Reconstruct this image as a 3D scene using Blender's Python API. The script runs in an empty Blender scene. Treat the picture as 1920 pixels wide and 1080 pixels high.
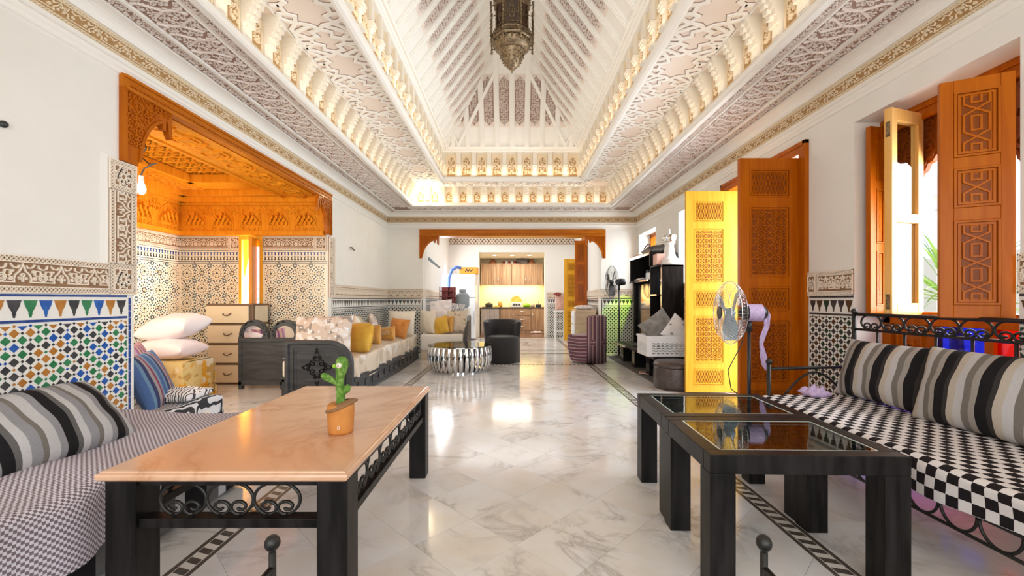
import bpy, math, random
import numpy as np
from mathutils import Vector, Matrix, Euler
random.seed(7); np.random.seed(7)
C = bpy.context.scene.collection
SC = bpy.context.scene
PI = math.pi

# ------------------------------------------------------------------ camera
cam = bpy.data.objects.new('camera', bpy.data.cameras.new('camera'))
C.objects.link(cam)
cam.location = (0, 0, 1.1)
cam.rotation_euler = (PI/2, 0, 0)
cam.data.sensor_width = 36
cam.data.lens = 15.0
cam.data.shift_y = 23/1920
cam.data.clip_start = 0.02
SC.camera = cam
SC.view_settings.view_transform = 'Standard'
SC.view_settings.look = 'None'
SC.view_settings.gamma = 1
SC.view_settings.use_curve_mapping = False
SC.view_settings.exposure = 0.68
try:
    SC.cycles.max_bounces = 10
    SC.cycles.diffuse_bounces = 5
    SC.cycles.glossy_bounces = 4
    SC.cycles.transparent_max_bounces = 10
    SC.cycles.sample_clamp_indirect = 6
    SC.cycles.caustics_reflective = False
    SC.cycles.caustics_refractive = False
except Exception:
    pass
# ------------------------------------------------------------------ sky
w = bpy.data.worlds.new('sky'); SC.world = w
w.use_nodes = True
bg = w.node_tree.nodes['Background']
bg.inputs[0].default_value = (0.80, 0.90, 1.0, 1)
bg.inputs[1].default_value = 0.85

def area(name, loc, target, sx, sy, power, col=(1, 1, 1), spread=180):
    L = bpy.data.lights.new(name, 'AREA'); L.shape = 'RECTANGLE'
    L.size = sx; L.size_y = sy; L.energy = power; L.color = col
    L.spread = math.radians(spread)
    o = bpy.data.objects.new(name, L); C.objects.link(o)
    o.location = loc
    d = Vector(target) - Vector(loc)
    o.rotation_euler = d.to_track_quat('-Z', 'Y').to_euler()
    return o
def point(name, loc, power, col=(1, 1, 1), r=.05):
    L = bpy.data.lights.new(name, 'POINT'); L.energy = power; L.color = col; L.shadow_soft_size = r
    o = bpy.data.objects.new(name, L); C.objects.link(o); o.location = loc
    return o
WARM = (1, .80, .58); DAY = (.95, .97, 1.0); COOL = (.86, .93, 1.0)
# soft fill light added at the open end behind the camera
area('rear_fill', (0, -2.1, 1.5), (0, 6, 1.9), 4.6, 2.2, 74, (1, .965, .92))
# daylight through the door and the windows of the garden side
area('door_daylight', (3.35, 4.42, 1.35), (0, 4.7, .9), 1.1, 2.2, 56, (.76, .87, 1))
area('window_daylight', (3.35, 2.7, 1.6), (0, 3.4, 1.2), .9, 1.3, 45, DAY)
area('window_daylight.001', (3.25, 6.1, 1.9), (0, 6.1, 1.2), .9, 1.0, 40, DAY)
area('window_daylight.002', (3.25, 8.15, 1.9), (0, 7.4, 1.2), .9, 1.0, 40, DAY)
area('dining_day_fill', (-1.78, 10.9, 1.7), (1.5, 10.9, 1.2), 2.4, 1.6, 36, DAY)  # assumed daylight, a lamp added by the far room's windowless left wall
area('dining_day_fill.001', (0, 10.8, 2.95), (0, 10.8, 0), 2.6, 2.2, 17, DAY)  # fill panel added under the far room's ceiling
area('alcove_day_fill', (-3.665, 6.055, 1.40), (-4.67, 5.45, 1.42), .20, 1.0, 34, (1, .95, .82))  # lamp added in the window reveal to throw the bright wall patch
area('alcove_day_fill.001', (-3.5, 3.05, 1.5), (-3.9, 6, 1.1), 1.4, 1.2, 26, (1, .90, .72))  # assumed warm fill added inside the alcove, where no window is built
def uplight(name, loc, sx, sy, power, col, tilt=0):
    """lamp shining up, sx across and sy along the hall, leaning by tilt towards +x"""
    o = area(name, loc, (loc[0], loc[1], loc[2]+1), sx, sy, power, col)
    o.rotation_euler = (PI, tilt, 0)
    return o
# unseen warm strips added on the two ledges to brighten the ceiling
for s in (-1, 1):
    uplight('cove_fill', (s*1.80, 3.6, 2.94), .05, 9.0, 3.2, WARM, -s*.25)
    uplight('cove_fill', (s*1.165, 3.4, 3.27), .04, 8.0, 3, WARM, -s*.2)
uplight('cove_fill', (0, 8.02, 2.94), 3.4, .05, 2.5, WARM)
uplight('cove_fill', (0, 7.37, 3.27), 2.2, .04, 1.8, WARM)
# kitchen
area('kitchen_strip', (0, 14.5, 1.58), (0, 14.75, 1.0), 1.9, .05, 14, (1, .80, .42))
area('kitchen_ceiling_light', (0, 13.6, 2.44), (0, 13.6, 0), 1.2, 1.0, 26, (1, .88, .70))
# unseen soft fill lights added under the vault, shining up on to the plaster
uplight('vault_fill', (0, 2.0, 2.7), 2.2, 5.0, 7, (1, .97, .96))
uplight('vault_fill', (0, 5.6, 2.7), 2.2, 2.6, 4, (1, .95, .90))

# ------------------------------------------------------------------ materials
def nt(name):
    m = bpy.data.materials.new(name); m.use_nodes = True
    t = m.node_tree; b = t.nodes['Principled BSDF']
    return m, t, b
def N(t, typ, **kw):
    n = t.nodes.new(typ)
    for k, v in kw.items():
        if k == 'ins':
            for a, b in v.items(): n.inputs[a].default_value = b
        else: setattr(n, k, v)
    return n
def col4(c): return (c[0], c[1], c[2], 1)
def ramp(t, stops, interp='LINEAR'):
    r = N(t, 'ShaderNodeValToRGB'); r.color_ramp.interpolation = interp
    e = r.color_ramp.elements
    e[0].position = stops[0][0]; e[0].color = col4(stops[0][1])
    e[1].position = stops[-1][0]; e[1].color = col4(stops[-1][1])
    for p, c in stops[1:-1]:
        k = e.new(p); k.color = col4(c)
    return r
def mat(name, c, rough=.6, metal=0, c2=None, scale=6, stretch=(1, 1, 1), bump=0, bscale=60, spec=.5, coat=0, emit=0, sheen=0, coords='Object', detail=4, lo=.35, hi=.65):
    m, t, b = nt(name)
    b.inputs['Base Color'].default_value = col4(c)
    b.inputs['Roughness'].default_value = rough
    b.inputs['Metallic'].default_value = metal
    b.inputs['Specular IOR Level'].default_value = spec
    b.inputs['Coat Weight'].default_value = coat
    b.inputs['Coat Roughness'].default_value = .08
    b.inputs['Sheen Weight'].default_value = sheen
    if emit:
        b.inputs['Emission Color'].default_value = col4(c); b.inputs['Emission Strength'].default_value = emit
    if c2 or bump:
        tc = N(t, 'ShaderNodeTexCoord'); mp = N(t, 'ShaderNodeMapping')
        mp.inputs['Scale'].default_value = stretch
        t.links.new(tc.outputs[coords], mp.inputs[0])
    if c2:
        nz = N(t, 'ShaderNodeTexNoise', ins={'Scale': scale, 'Detail': detail})
        t.links.new(mp.outputs[0], nz.inputs['Vector'])
        r = ramp(t, [(lo, c), (hi, c2)])
        t.links.new(nz.outputs[0], r.inputs[0]); t.links.new(r.outputs[0], b.inputs['Base Color'])
    if bump:
        nb = N(t, 'ShaderNodeTexNoise', ins={'Scale': bscale, 'Detail': 3})
        t.links.new(mp.outputs[0], nb.inputs['Vector'])
        bp = N(t, 'ShaderNodeBump', ins={'Strength': bump, 'Distance': .01})
        t.links.new(nb.outputs[0], bp.inputs['Height']); t.links.new(bp.outputs[0], b.inputs['Normal'])
    return m
MT = {}
MT['plaster'] = mat('plaster', (.80, .785, .735), .7, c2=(.83, .815, .775), scale=2.5, bump=.05, bscale=90)
MT['white'] = mat('white_plaster', (.87, .85, .80), .6)
MT['cream'] = mat('cream_plaster', (.85, .79, .68), .65)
MT['rose'] = mat('rose_plaster', (.80, .70, .62), .7, c2=(.83, .74, .66), scale=3)
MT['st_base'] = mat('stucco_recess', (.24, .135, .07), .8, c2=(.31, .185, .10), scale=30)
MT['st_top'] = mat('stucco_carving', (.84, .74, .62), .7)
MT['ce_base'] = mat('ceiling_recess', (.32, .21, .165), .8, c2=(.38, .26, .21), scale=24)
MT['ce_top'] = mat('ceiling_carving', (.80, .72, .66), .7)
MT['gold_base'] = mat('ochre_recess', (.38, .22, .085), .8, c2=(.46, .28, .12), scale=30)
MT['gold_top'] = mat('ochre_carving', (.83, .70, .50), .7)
def wood(name, a, b_, rough=.35, stretch=(9, 9, .7), scale=3, coat=.03):
    return mat(name, a, rough, c2=b_, scale=scale, stretch=stretch, coat=coat, detail=6, spec=.14)
MT['cedar'] = wood('varnished_cedar', (.38, .082, .001), (.47, .12, .002))
MT['cedar_h'] = wood('varnished_cedar_lengthwise', (.43, .115, .005), (.54, .165, .010), stretch=(1, 1, 9))
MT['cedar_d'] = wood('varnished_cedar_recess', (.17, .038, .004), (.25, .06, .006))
MT['cedar_g'] = wood('golden_carved_cedar', (.66, .22, .008), (.75, .30, .018))
MT['pine'] = wood('daylit_cedar', (.72, .36, .025), (.80, .45, .05))  # cedar with the yellow of daylight put into its colour
MT['daylit_d'] = wood('daylit_cedar_recess', (.32, .12, .015), (.42, .18, .03))
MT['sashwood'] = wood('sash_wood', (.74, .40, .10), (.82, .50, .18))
MT['black_wood'] = mat('black_painted_wood', (.005, .004, .004), .38, c2=(.017, .015, .015), scale=7, stretch=(4, 4, .5), bump=.06, bscale=40, spec=.15)
MT['charcoal_wood'] = mat('charcoal_carved_wood', (.028, .030, .034), .42, c2=(.055, .058, .064), scale=5, stretch=(1, 1, 6), bump=.06)
MT['iron'] = mat('wrought_iron', (.010, .009, .008), .45, metal=.1, bump=.1, bscale=120)
MT['brass'] = mat('aged_brass', (.30, .22, .13), .36, metal=.85, c2=(.11, .08, .05), scale=50, bump=.3, bscale=120)
MT['steel'] = mat('polished_steel', (.80, .81, .82), .08, metal=1)
MT['mirror'] = mat('mirror_glass', (.82, .82, .80), .04, metal=1)
MT['black_gloss'] = mat('black_gloss', (.012, .012, .013), .12)
MT['black_plastic'] = mat('black_plastic', (.02, .02, .022), .4)
MT['white_plastic'] = mat('white_plastic', (.82, .83, .84), .4)
MT['white_enamel'] = mat('white_enamel', (.84, .86, .88), .25)
MT['dark_glass'] = mat('dark_lantern_glass', (.05, .025, .018), .12)
MT['grout'] = mat('pale_grout', (.80, .79, .75), .6)
MT['cream_tile'] = mat('cream_zellige', (.78, .70, .55), .25, c2=(.83, .76, .62), scale=14)
MT['t_blue'] = mat('blue_glaze', (.012, .075, .36), .18, c2=(.03, .13, .45), scale=18)
MT['t_green'] = mat('green_glaze', (.02, .17, .06), .18, c2=(.05, .25, .11), scale=18)
MT['t_brown'] = mat('amber_glaze', (.40, .16, .025), .18, c2=(.50, .22, .05), scale=18)
MT['t_black'] = mat('charcoal_glaze', (.035, .035, .04), .18, c2=(.07, .07, .075), scale=18)
MT['t_navy'] = mat('navy_glaze', (.02, .05, .22), .18, c2=(.04, .09, .30), scale=18)
MT['t_teal'] = mat('teal_glaze', (.03, .10, .14), .2)
MT['t_tan'] = mat('tan_glaze', (.52, .36, .16), .2)
MT['t_dkbrown'] = mat('brown_glaze', (.09, .05, .025), .2)
MT['t_dkgreen'] = mat('bottle_green_glaze', (.02, .055, .035), .2)
MT['floor_grout'] = mat('floor_joint', (.50, .45, .39), .6)
MT['inlay'] = mat('dark_floor_inlay', (.07, .06, .05), .22, c2=(.11, .09, .075), scale=9)
MT['inlay_w'] = mat('white_floor_inlay', (.76, .72, .66), .2)
MT['rug'] = mat('dark_grey_mat', (.11, .10, .095), .8, c2=(.15, .135, .125), scale=20)
MT['k_floor'] = mat('kitchen_floor', (.16, .085, .06), .25, c2=(.22, .12, .08), scale=5)

def marble(name, base, vein, stain, rough, vscale=1.1, obj_rand=True):
    m, t, b = nt(name)
    tc = N(t, 'ShaderNodeTexCoord'); mp = N(t, 'ShaderNodeMapping')
    t.links.new(tc.outputs['Object'], mp.inputs[0])
    if obj_rand:
        oi = N(t, 'ShaderNodeObjectInfo'); mu = N(t, 'ShaderNodeMath', operation='MULTIPLY', ins={1: 37.0})
        t.links.new(oi.outputs['Random'], mu.inputs[0])
        cx = N(t, 'ShaderNodeCombineXYZ'); t.links.new(mu.outputs[0], cx.inputs[0]); t.links.new(mu.outputs[0], cx.inputs[2])
        t.links.new(cx.outputs[0], mp.inputs['Location'])
    nz = N(t, 'ShaderNodeTexNoise', ins={'Scale': vscale, 'Detail': 8, 'Roughness': .62, 'Distortion': 1.3})
    t.links.new(mp.outputs[0], nz.inputs['Vector'])
    sb = N(t, 'ShaderNodeMath', operation='SUBTRACT', ins={1: .5}); t.links.new(nz.outputs[0], sb.inputs[0])
    ab = N(t, 'ShaderNodeMath', operation='ABSOLUTE'); t.links.new(sb.outputs[0], ab.inputs[0])
    r = ramp(t, [(0.0, (1, 1, 1)), (.012, (.6, .6, .6)), (.05, (.12, .12, .12)), (.12, (0, 0, 0))]); t.links.new(ab.outputs[0], r.inputs[0])
    n2 = N(t, 'ShaderNodeTexNoise', ins={'Scale': vscale*1.9, 'Detail': 5}); t.links.new(mp.outputs[0], n2.inputs['Vector'])
    r2 = ramp(t, [(.38, base), (.72, stain)]); t.links.new(n2.outputs[0], r2.inputs[0])
    n3 = N(t, 'ShaderNodeTexNoise', ins={'Scale': vscale*1.2, 'Detail': 2}); t.links.new(mp.outputs[0], n3.inputs['Vector'])
    r3 = ramp(t, [(.42, (0, 0, 0)), (.62, (1, 1, 1))]); t.links.new(n3.outputs[0], r3.inputs[0])
    ml = N(t, 'ShaderNodeMath', operation='MULTIPLY'); t.links.new(r.outputs[0], ml.inputs[0]); t.links.new(r3.outputs[0], ml.inputs[1])
    mx = N(t, 'ShaderNodeMix', data_type='RGBA')
    t.links.new(ml.outputs[0], mx.inputs['Factor']); t.links.new(r2.outputs[0], mx.inputs['A']); mx.inputs['B'].default_value = col4(vein)
    t.links.new(mx.outputs['Result'], b.inputs['Base Color'])
    b.inputs['Roughness'].default_value = rough
    b.inputs['Specular IOR Level'].default_value = .5
    return m
MT['marble'] = marble('white_veined_marble', (.77, .775, .79), (.46, .43, .41), (.72, .67, .61), .12, 1.5)
MT['marble_t'] = marble('peach_marble', (.70, .44, .29), (.52, .27, .15), (.66, .40, .25), .14, .9, False)

def stripes(name, cols, axis=0, per=1.0, rough=.85, coords='Object', off=0.0, c_noise=.25, wob=0.0):
    """constant colour stripes along one local axis; cols = [(width, colour)]"""
    m, t, b = nt(name)
    tc = N(t, 'ShaderNodeTexCoord'); sx = N(t, 'ShaderNodeSeparateXYZ')
    t.links.new(tc.outputs[coords], sx.inputs[0])
    src = sx.outputs[axis]
    if wob:
        nw = N(t, 'ShaderNodeTexNoise', ins={'Scale': 5.0}); t.links.new(tc.outputs[coords], nw.inputs['Vector'])
        wm = N(t, 'ShaderNodeMath', operation='MULTIPLY_ADD', ins={1: wob}); t.links.new(nw.outputs[0], wm.inputs[0]); t.links.new(src, wm.inputs[2]); src = wm.outputs[0]
    ad = N(t, 'ShaderNodeMath', operation='ADD', ins={1: off}); t.links.new(src, ad.inputs[0])
    dv = N(t, 'ShaderNodeMath', operation='DIVIDE', ins={1: per}); t.links.new(ad.outputs[0], dv.inputs[0])
    fr = N(t, 'ShaderNodeMath', operation='FRACT'); t.links.new(dv.outputs[0], fr.inputs[0])
    tot = sum(a for a, _ in cols); p = 0; st = []
    for a, c in cols: st.append((p/tot, c)); p += a
    r = ramp(t, st, 'CONSTANT'); t.links.new(fr.outputs[0], r.inputs[0])
    nz = N(t, 'ShaderNodeTexNoise', ins={'Scale': 160.0, 'Detail': 2}); t.links.new(tc.outputs[coords], nz.inputs['Vector'])
    mx = N(t, 'ShaderNodeMix', data_type='RGBA', blend_type='MULTIPLY'); mx.inputs['Factor'].default_value = c_noise
    t.links.new(r.outputs[0], mx.inputs['A']); t.links.new(nz.outputs[0], mx.inputs['B'])
    t.links.new(mx.outputs['Result'], b.inputs['Base Color'])
    b.inputs['Roughness'].default_value = rough; b.inputs['Specular IOR Level'].default_value = .2
    return m
K = (.012, .011, .013); G1 = (.30, .30, .32); G2 = (.13, .125, .125); LG = (.55, .54, .55); BG = (.52, .46, .39); DG = (.20, .18, .16)
MT['str_l'] = stripes('grey_black_stripe_cloth', [(1, K), (.5, G2), (.7, LG), (.9, G1), (.5, DG), (1, LG), (.7, G1)], 0, .235)
MT['str_r'] = stripes('beige_black_stripe_cloth', [(1, K), (.45, (.04, .035, .035)), (.7, BG), (.8, LG), (.7, DG), (.6, (.36, .33, .30))], 0, .205)
MT['str_purple'] = stripes('purple_stripe_cloth', [(1, (.42, .20, .32)), (.6, (.60, .42, .44)), (.5, (.25, .06, .22)), (.8, (.62, .45, .36)), (.5, (.38, .14, .33)), (.6, (.5, .35, .42))], 0, .24)
MT['str_blue'] = stripes('blue_stripe_cloth', [(1, (.08, .15, .34)), (.5, (.24, .32, .40)), (.4, (.30, .05, .10)), (.6, (.38, .33, .33)), (.7, (.05, .06, .15)), (.6, (.16, .28, .42))], 0, .2)
MT['str_chair_v'] = stripes('plum_upright_stripe_cloth', [(1, (.16, .07, .10)), (.5, (.50, .38, .40)), (.8, (.28, .14, .17)), (.4, (.12, .11, .14)), (.6, (.45, .30, .28))], 1, .13)
MT['str_chair'] = stripes('plum_wavy_stripe_cloth', [(1, (.16, .07, .10)), (.45, (.50, .38, .40)), (.8, (.24, .10, .14)), (.4, (.12, .11, .14)), (.5, (.48, .33, .34))], 2, .115, wob=.03)
MT['str_dark'] = stripes('black_grey_base_cloth', [(1, K), (.6, G2), (.4, LG)], 1, .3)

def checks(name, a, b_, s, rough=.85, coords='UV', wash=None):
    m, t, b = nt(name)
    tc = N(t, 'ShaderNodeTexCoord')
    ck = N(t, 'ShaderNodeTexChecker', ins={'Color1': col4(a), 'Color2': col4(b_), 'Scale': 1.0/s})
    t.links.new(tc.outputs[coords], ck.inputs['Vector'])
    out = ck.outputs[0]
    if wash:
        nz = N(t, 'ShaderNodeTexNoise', ins={'Scale': 3.0}); t.links.new(tc.outputs['Object'], nz.inputs['Vector'])
        mx = N(t, 'ShaderNodeMix', data_type='RGBA'); t.links.new(nz.outputs[0], mx.inputs['Factor'])
        ck2 = N(t, 'ShaderNodeTexChecker', ins={'Color1': col4(wash), 'Color2': col4(b_), 'Scale': 1.0/s}); t.links.new(tc.outputs[coords], ck2.inputs['Vector'])
        t.links.new(out, mx.inputs['A']); t.links.new(ck2.outputs[0], mx.inputs['B']); out = mx.outputs['Result']
    t.links.new(out, b.inputs['Base Color'])
    b.inputs['Roughness'].default_value = rough; b.inputs['Specular IOR Level'].default_value = .2
    return m
MT['chk_r'] = checks('black_white_check_cloth', (.014, .010, .012), (.74, .70, .70), .042)
MT['chk_l'] = checks('small_grey_check_cloth', (.22, .19, .25), (.72, .69, .78), .0105, wash=(.20, .14, .13))

def zebra(name, a, b_, scale=9, dist=9, lo=.48):
    m, t, b = nt(name)
    tc = N(t, 'ShaderNodeTexCoord')
    wv = N(t, 'ShaderNodeTexWave', ins={'Scale': scale, 'Distortion': dist, 'Detail': 1.0, 'Detail Scale': .7})
    t.links.new(tc.outputs['Object'], wv.inputs['Vector'])
    r = ramp(t, [(0, a), (lo, b_)], 'CONSTANT'); t.links.new(wv.outputs[0], r.inputs[0])
    t.links.new(r.outputs[0], b.inputs['Base Color']); b.inputs['Roughness'].default_value = .85
    return m
MT['zebra'] = zebra('zebra_cloth', (.03, .03, .035), (.70, .70, .72), 12, 5)
MT['zebra_s'] = zebra('scribble_cloth', (.05, .05, .06), (.78, .77, .78), 16, 14, .3)
def blotch(name, base, cols, scale=7, lo=.56, rough=.8):
    m, t, b = nt(name)
    tc = N(t, 'ShaderNodeTexCoord'); out = None
    prev = base
    for i, c in enumerate(cols):
        nz = N(t, 'ShaderNodeTexNoise', ins={'Scale': scale*(1+.35*i), 'Detail': 2 + i})
        mp = N(t, 'ShaderNodeMapping'); mp.inputs['Location'].default_value = (3.1*i, 1.7*i, 5.3*i)
        t.links.new(tc.outputs['Object'], mp.inputs[0]); t.links.new(mp.outputs[0], nz.inputs['Vector'])
        r = ramp(t, [(lo, (0, 0, 0)), (lo+.05, (1, 1, 1))]); t.links.new(nz.outputs[0], r.inputs[0])
        mx = N(t, 'ShaderNodeMix', data_type='RGBA'); t.links.new(r.outputs[0], mx.inputs['Factor'])
        if out is None: mx.inputs['A'].default_value = col4(base)
        else: t.links.new(out, mx.inputs['A'])
        mx.inputs['B'].default_value = col4(c); out = mx.outputs['Result']
    t.links.new(out, b.inputs['Base Color']); b.inputs['Roughness'].default_value = rough
    b.inputs['Specular IOR Level'].default_value = .25
    return m
MT['yellow_print'] = blotch('yellow_print_cloth', (.70, .52, .22), [(.78, .66, .48), (.74, .36, .03), (.55, .33, .10)], 4.5, .55)
MT['floral'] = blotch('beige_floral_satin', (.62, .50, .42), [(.74, .66, .60), (.30, .25, .22), (.78, .76, .76)], 9, .56, .42)
MT['floral2'] = blotch('beige_flower_cloth', (.64, .54, .42), [(.36, .26, .17), (.70, .64, .55)], 14, .6)
MT['art_cloth'] = blotch('white_printed_cloth', (.78, .78, .80), [(.25, .27, .30)], 16, .64)
MT['satin'] = blotch('champagne_satin_cover', (.66, .55, .43), [(.74, .67, .60), (.56, .45, .34)], 5, .54, .38)
MT['pink'] = mat('pale_pink_cotton', (.74, .60, .60), .8, c2=(.78, .66, .67), scale=4)
MT['palepink'] = mat('white_pink_cotton', (.80, .74, .76), .8)
MT['mustard'] = mat('mustard_velvet', (.62, .34, .02), .7, c2=(.70, .42, .05), scale=9, sheen=.3)
MT['gold_c'] = mat('gold_velvet', (.60, .28, .04), .55, c2=(.68, .36, .08), scale=9, sheen=.3)
MT['rust'] = mat('rust_velvet', (.50, .17, .02), .55, c2=(.58, .22, .03), scale=9, sheen=.3)
MT['ivory'] = mat('ivory_cotton', (.76, .68, .56), .8, c2=(.80, .73, .62), scale=6)
MT['beige_c'] = mat('beige_satin', (.46, .40, .30), .5, c2=(.54, .48, .37), scale=8)
MT['offwhite'] = mat('offwhite_upholstery', (.78, .74, .68), .8, bump=.05)
MT['black_velvet'] = mat('black_velvet', (.014, .013, .015), .75, sheen=.25)
MT['grey_c'] = mat('grey_fleece', (.17, .16, .15), .9, c2=(.26, .25, .23), scale=14, bump=.2)
MT['croc'] = mat('dark_brown_leather', (.045, .032, .028), .32, c2=(.075, .055, .048), scale=30, bump=.35, bscale=45)
MT['cream_leather'] = mat('cream_leatherette', (.70, .58, .40), .55, bump=.12, bscale=160)
MT['brown_trim'] = mat('brown_leather_trim', (.15, .085, .045), .5)
MT['greyoak'] = wood('striped_grey_oak', (.30, .18, .11), (.50, .35, .24), .45, (14, 14, .5), 2.2, 0)
MT['greyoak2'] = wood('cool_grey_oak', (.36, .33, .33), (.52, .49, .50), .45, (14, 14, .5), 2.2, 0)
MT['counter'] = mat('dark_worktop', (.05, .035, .03), .3)
MT['splash'] = mat('cream_backsplash', (.84, .74, .50), .4)
MT['palewood'] = wood('pale_limed_wood', (.62, .48, .34), (.72, .58, .43), .5, (1, 8, 8), 3, 0)
MT['cactus'] = mat('green_plush', (.075, .20, .018), .9, c2=(.24, .38, .09), scale=70, bump=.5, bscale=140, lo=.45, hi=.7)
MT['terracotta'] = mat('orange_plush_pot', (.50, .19, .035), .75, c2=(.56, .23, .05), scale=20)
MT['brown_rim'] = mat('brown_pot_collar', (.24, .12, .05), .75)
MT['gasgrey'] = mat('grey_blue_painted_steel', (.28, .34, .38), .4)
MT['maroon'] = mat('maroon_plastic', (.28, .05, .05), .5)
MT['orange_p'] = mat('orange_packaging', (.85, .30, .02), .5)
MT['blue_p'] = mat('blue_plastic', (.07, .14, .42), .45)
MT['pinkbox'] = mat('pink_cardboard', (.70, .45, .38), .7)
MT['lilac'] = mat('lilac_gauze', (.42, .30, .55), .8, c2=(.62, .50, .68), scale=30, stretch=(6, 6, .5))
MT['fanblue'] = mat('pale_blue_plastic', (.36, .48, .58), .3)
MT['leafgreen'] = mat('palm_green', (.16, .36, .05), .5, c2=(.35, .55, .12), scale=6)
MT['bulb'] = mat('bulb_glass', (1, .93, .82), .3, emit=2.0)
MT['lampglow'] = mat('lamp_glow', (1, .86, .55), .3, emit=14)
MT['spot'] = mat('spot_glow', (1, .9, .7), .3, emit=6)
MT['greenb'] = mat('green_plastic', (.28, .55, .03), .4)
MT['clay'] = mat('red_clay', (.36, .13, .05), .6)
MT['paving'] = mat('garden_paving', (.62, .55, .46), .8, c2=(.70, .62, .52), scale=3)
MT['gardenwall'] = mat('garden_wall', (.80, .76, .68), .8)
MT['screen'] = mat('tv_screen', (.52, .46, .38), .06, metal=1)
def glass(name, c, mixf=.9):
    m, t, b = nt(name)
    out = t.nodes['Material Output']
    tr = N(t, 'ShaderNodeBsdfTransparent'); tr.inputs[0].default_value = col4(c)
    gl = N(t, 'ShaderNodeBsdfGlossy'); gl.inputs['Roughness'].default_value = .03
    fz = N(t, 'ShaderNodeFresnel', ins={0: 1.45})
    ge = N(t, 'ShaderNodeNewGeometry'); ma = N(t, 'ShaderNodeMath', operation='MULTIPLY_ADD', ins={1: 1/1.45-1.45, 2: 1.45})
    t.links.new(ge.outputs['Backfacing'], ma.inputs[0]); t.links.new(ma.outputs[0], fz.inputs[0])   # same reflectance on both faces of the pane
    mx = N(t, 'ShaderNodeMixShader'); t.links.new(fz.outputs[0], mx.inputs[0])
    t.links.new(tr.outputs[0], mx.inputs[1]); t.links.new(gl.outputs[0], mx.inputs[2])
    t.links.new(mx.outputs[0], out.inputs[0])
    return m
MT['glass'] = glass('clear_glass', (.93, .96, .96))
MT['glass_t'] = glass('table_glass', (.80, .88, .87))
MT['glass_red'] = glass('red_stained_glass', (1, .10, .03))
MT['glass_blue'] = glass('blue_stained_glass', (.14, .18, 1))
MT['glass_amber'] = glass('amber_stained_glass', (.95, .50, .05))
MT['glass_rim'] = mat('pale_glass_rim', (.50, .62, .60), .2)
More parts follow.
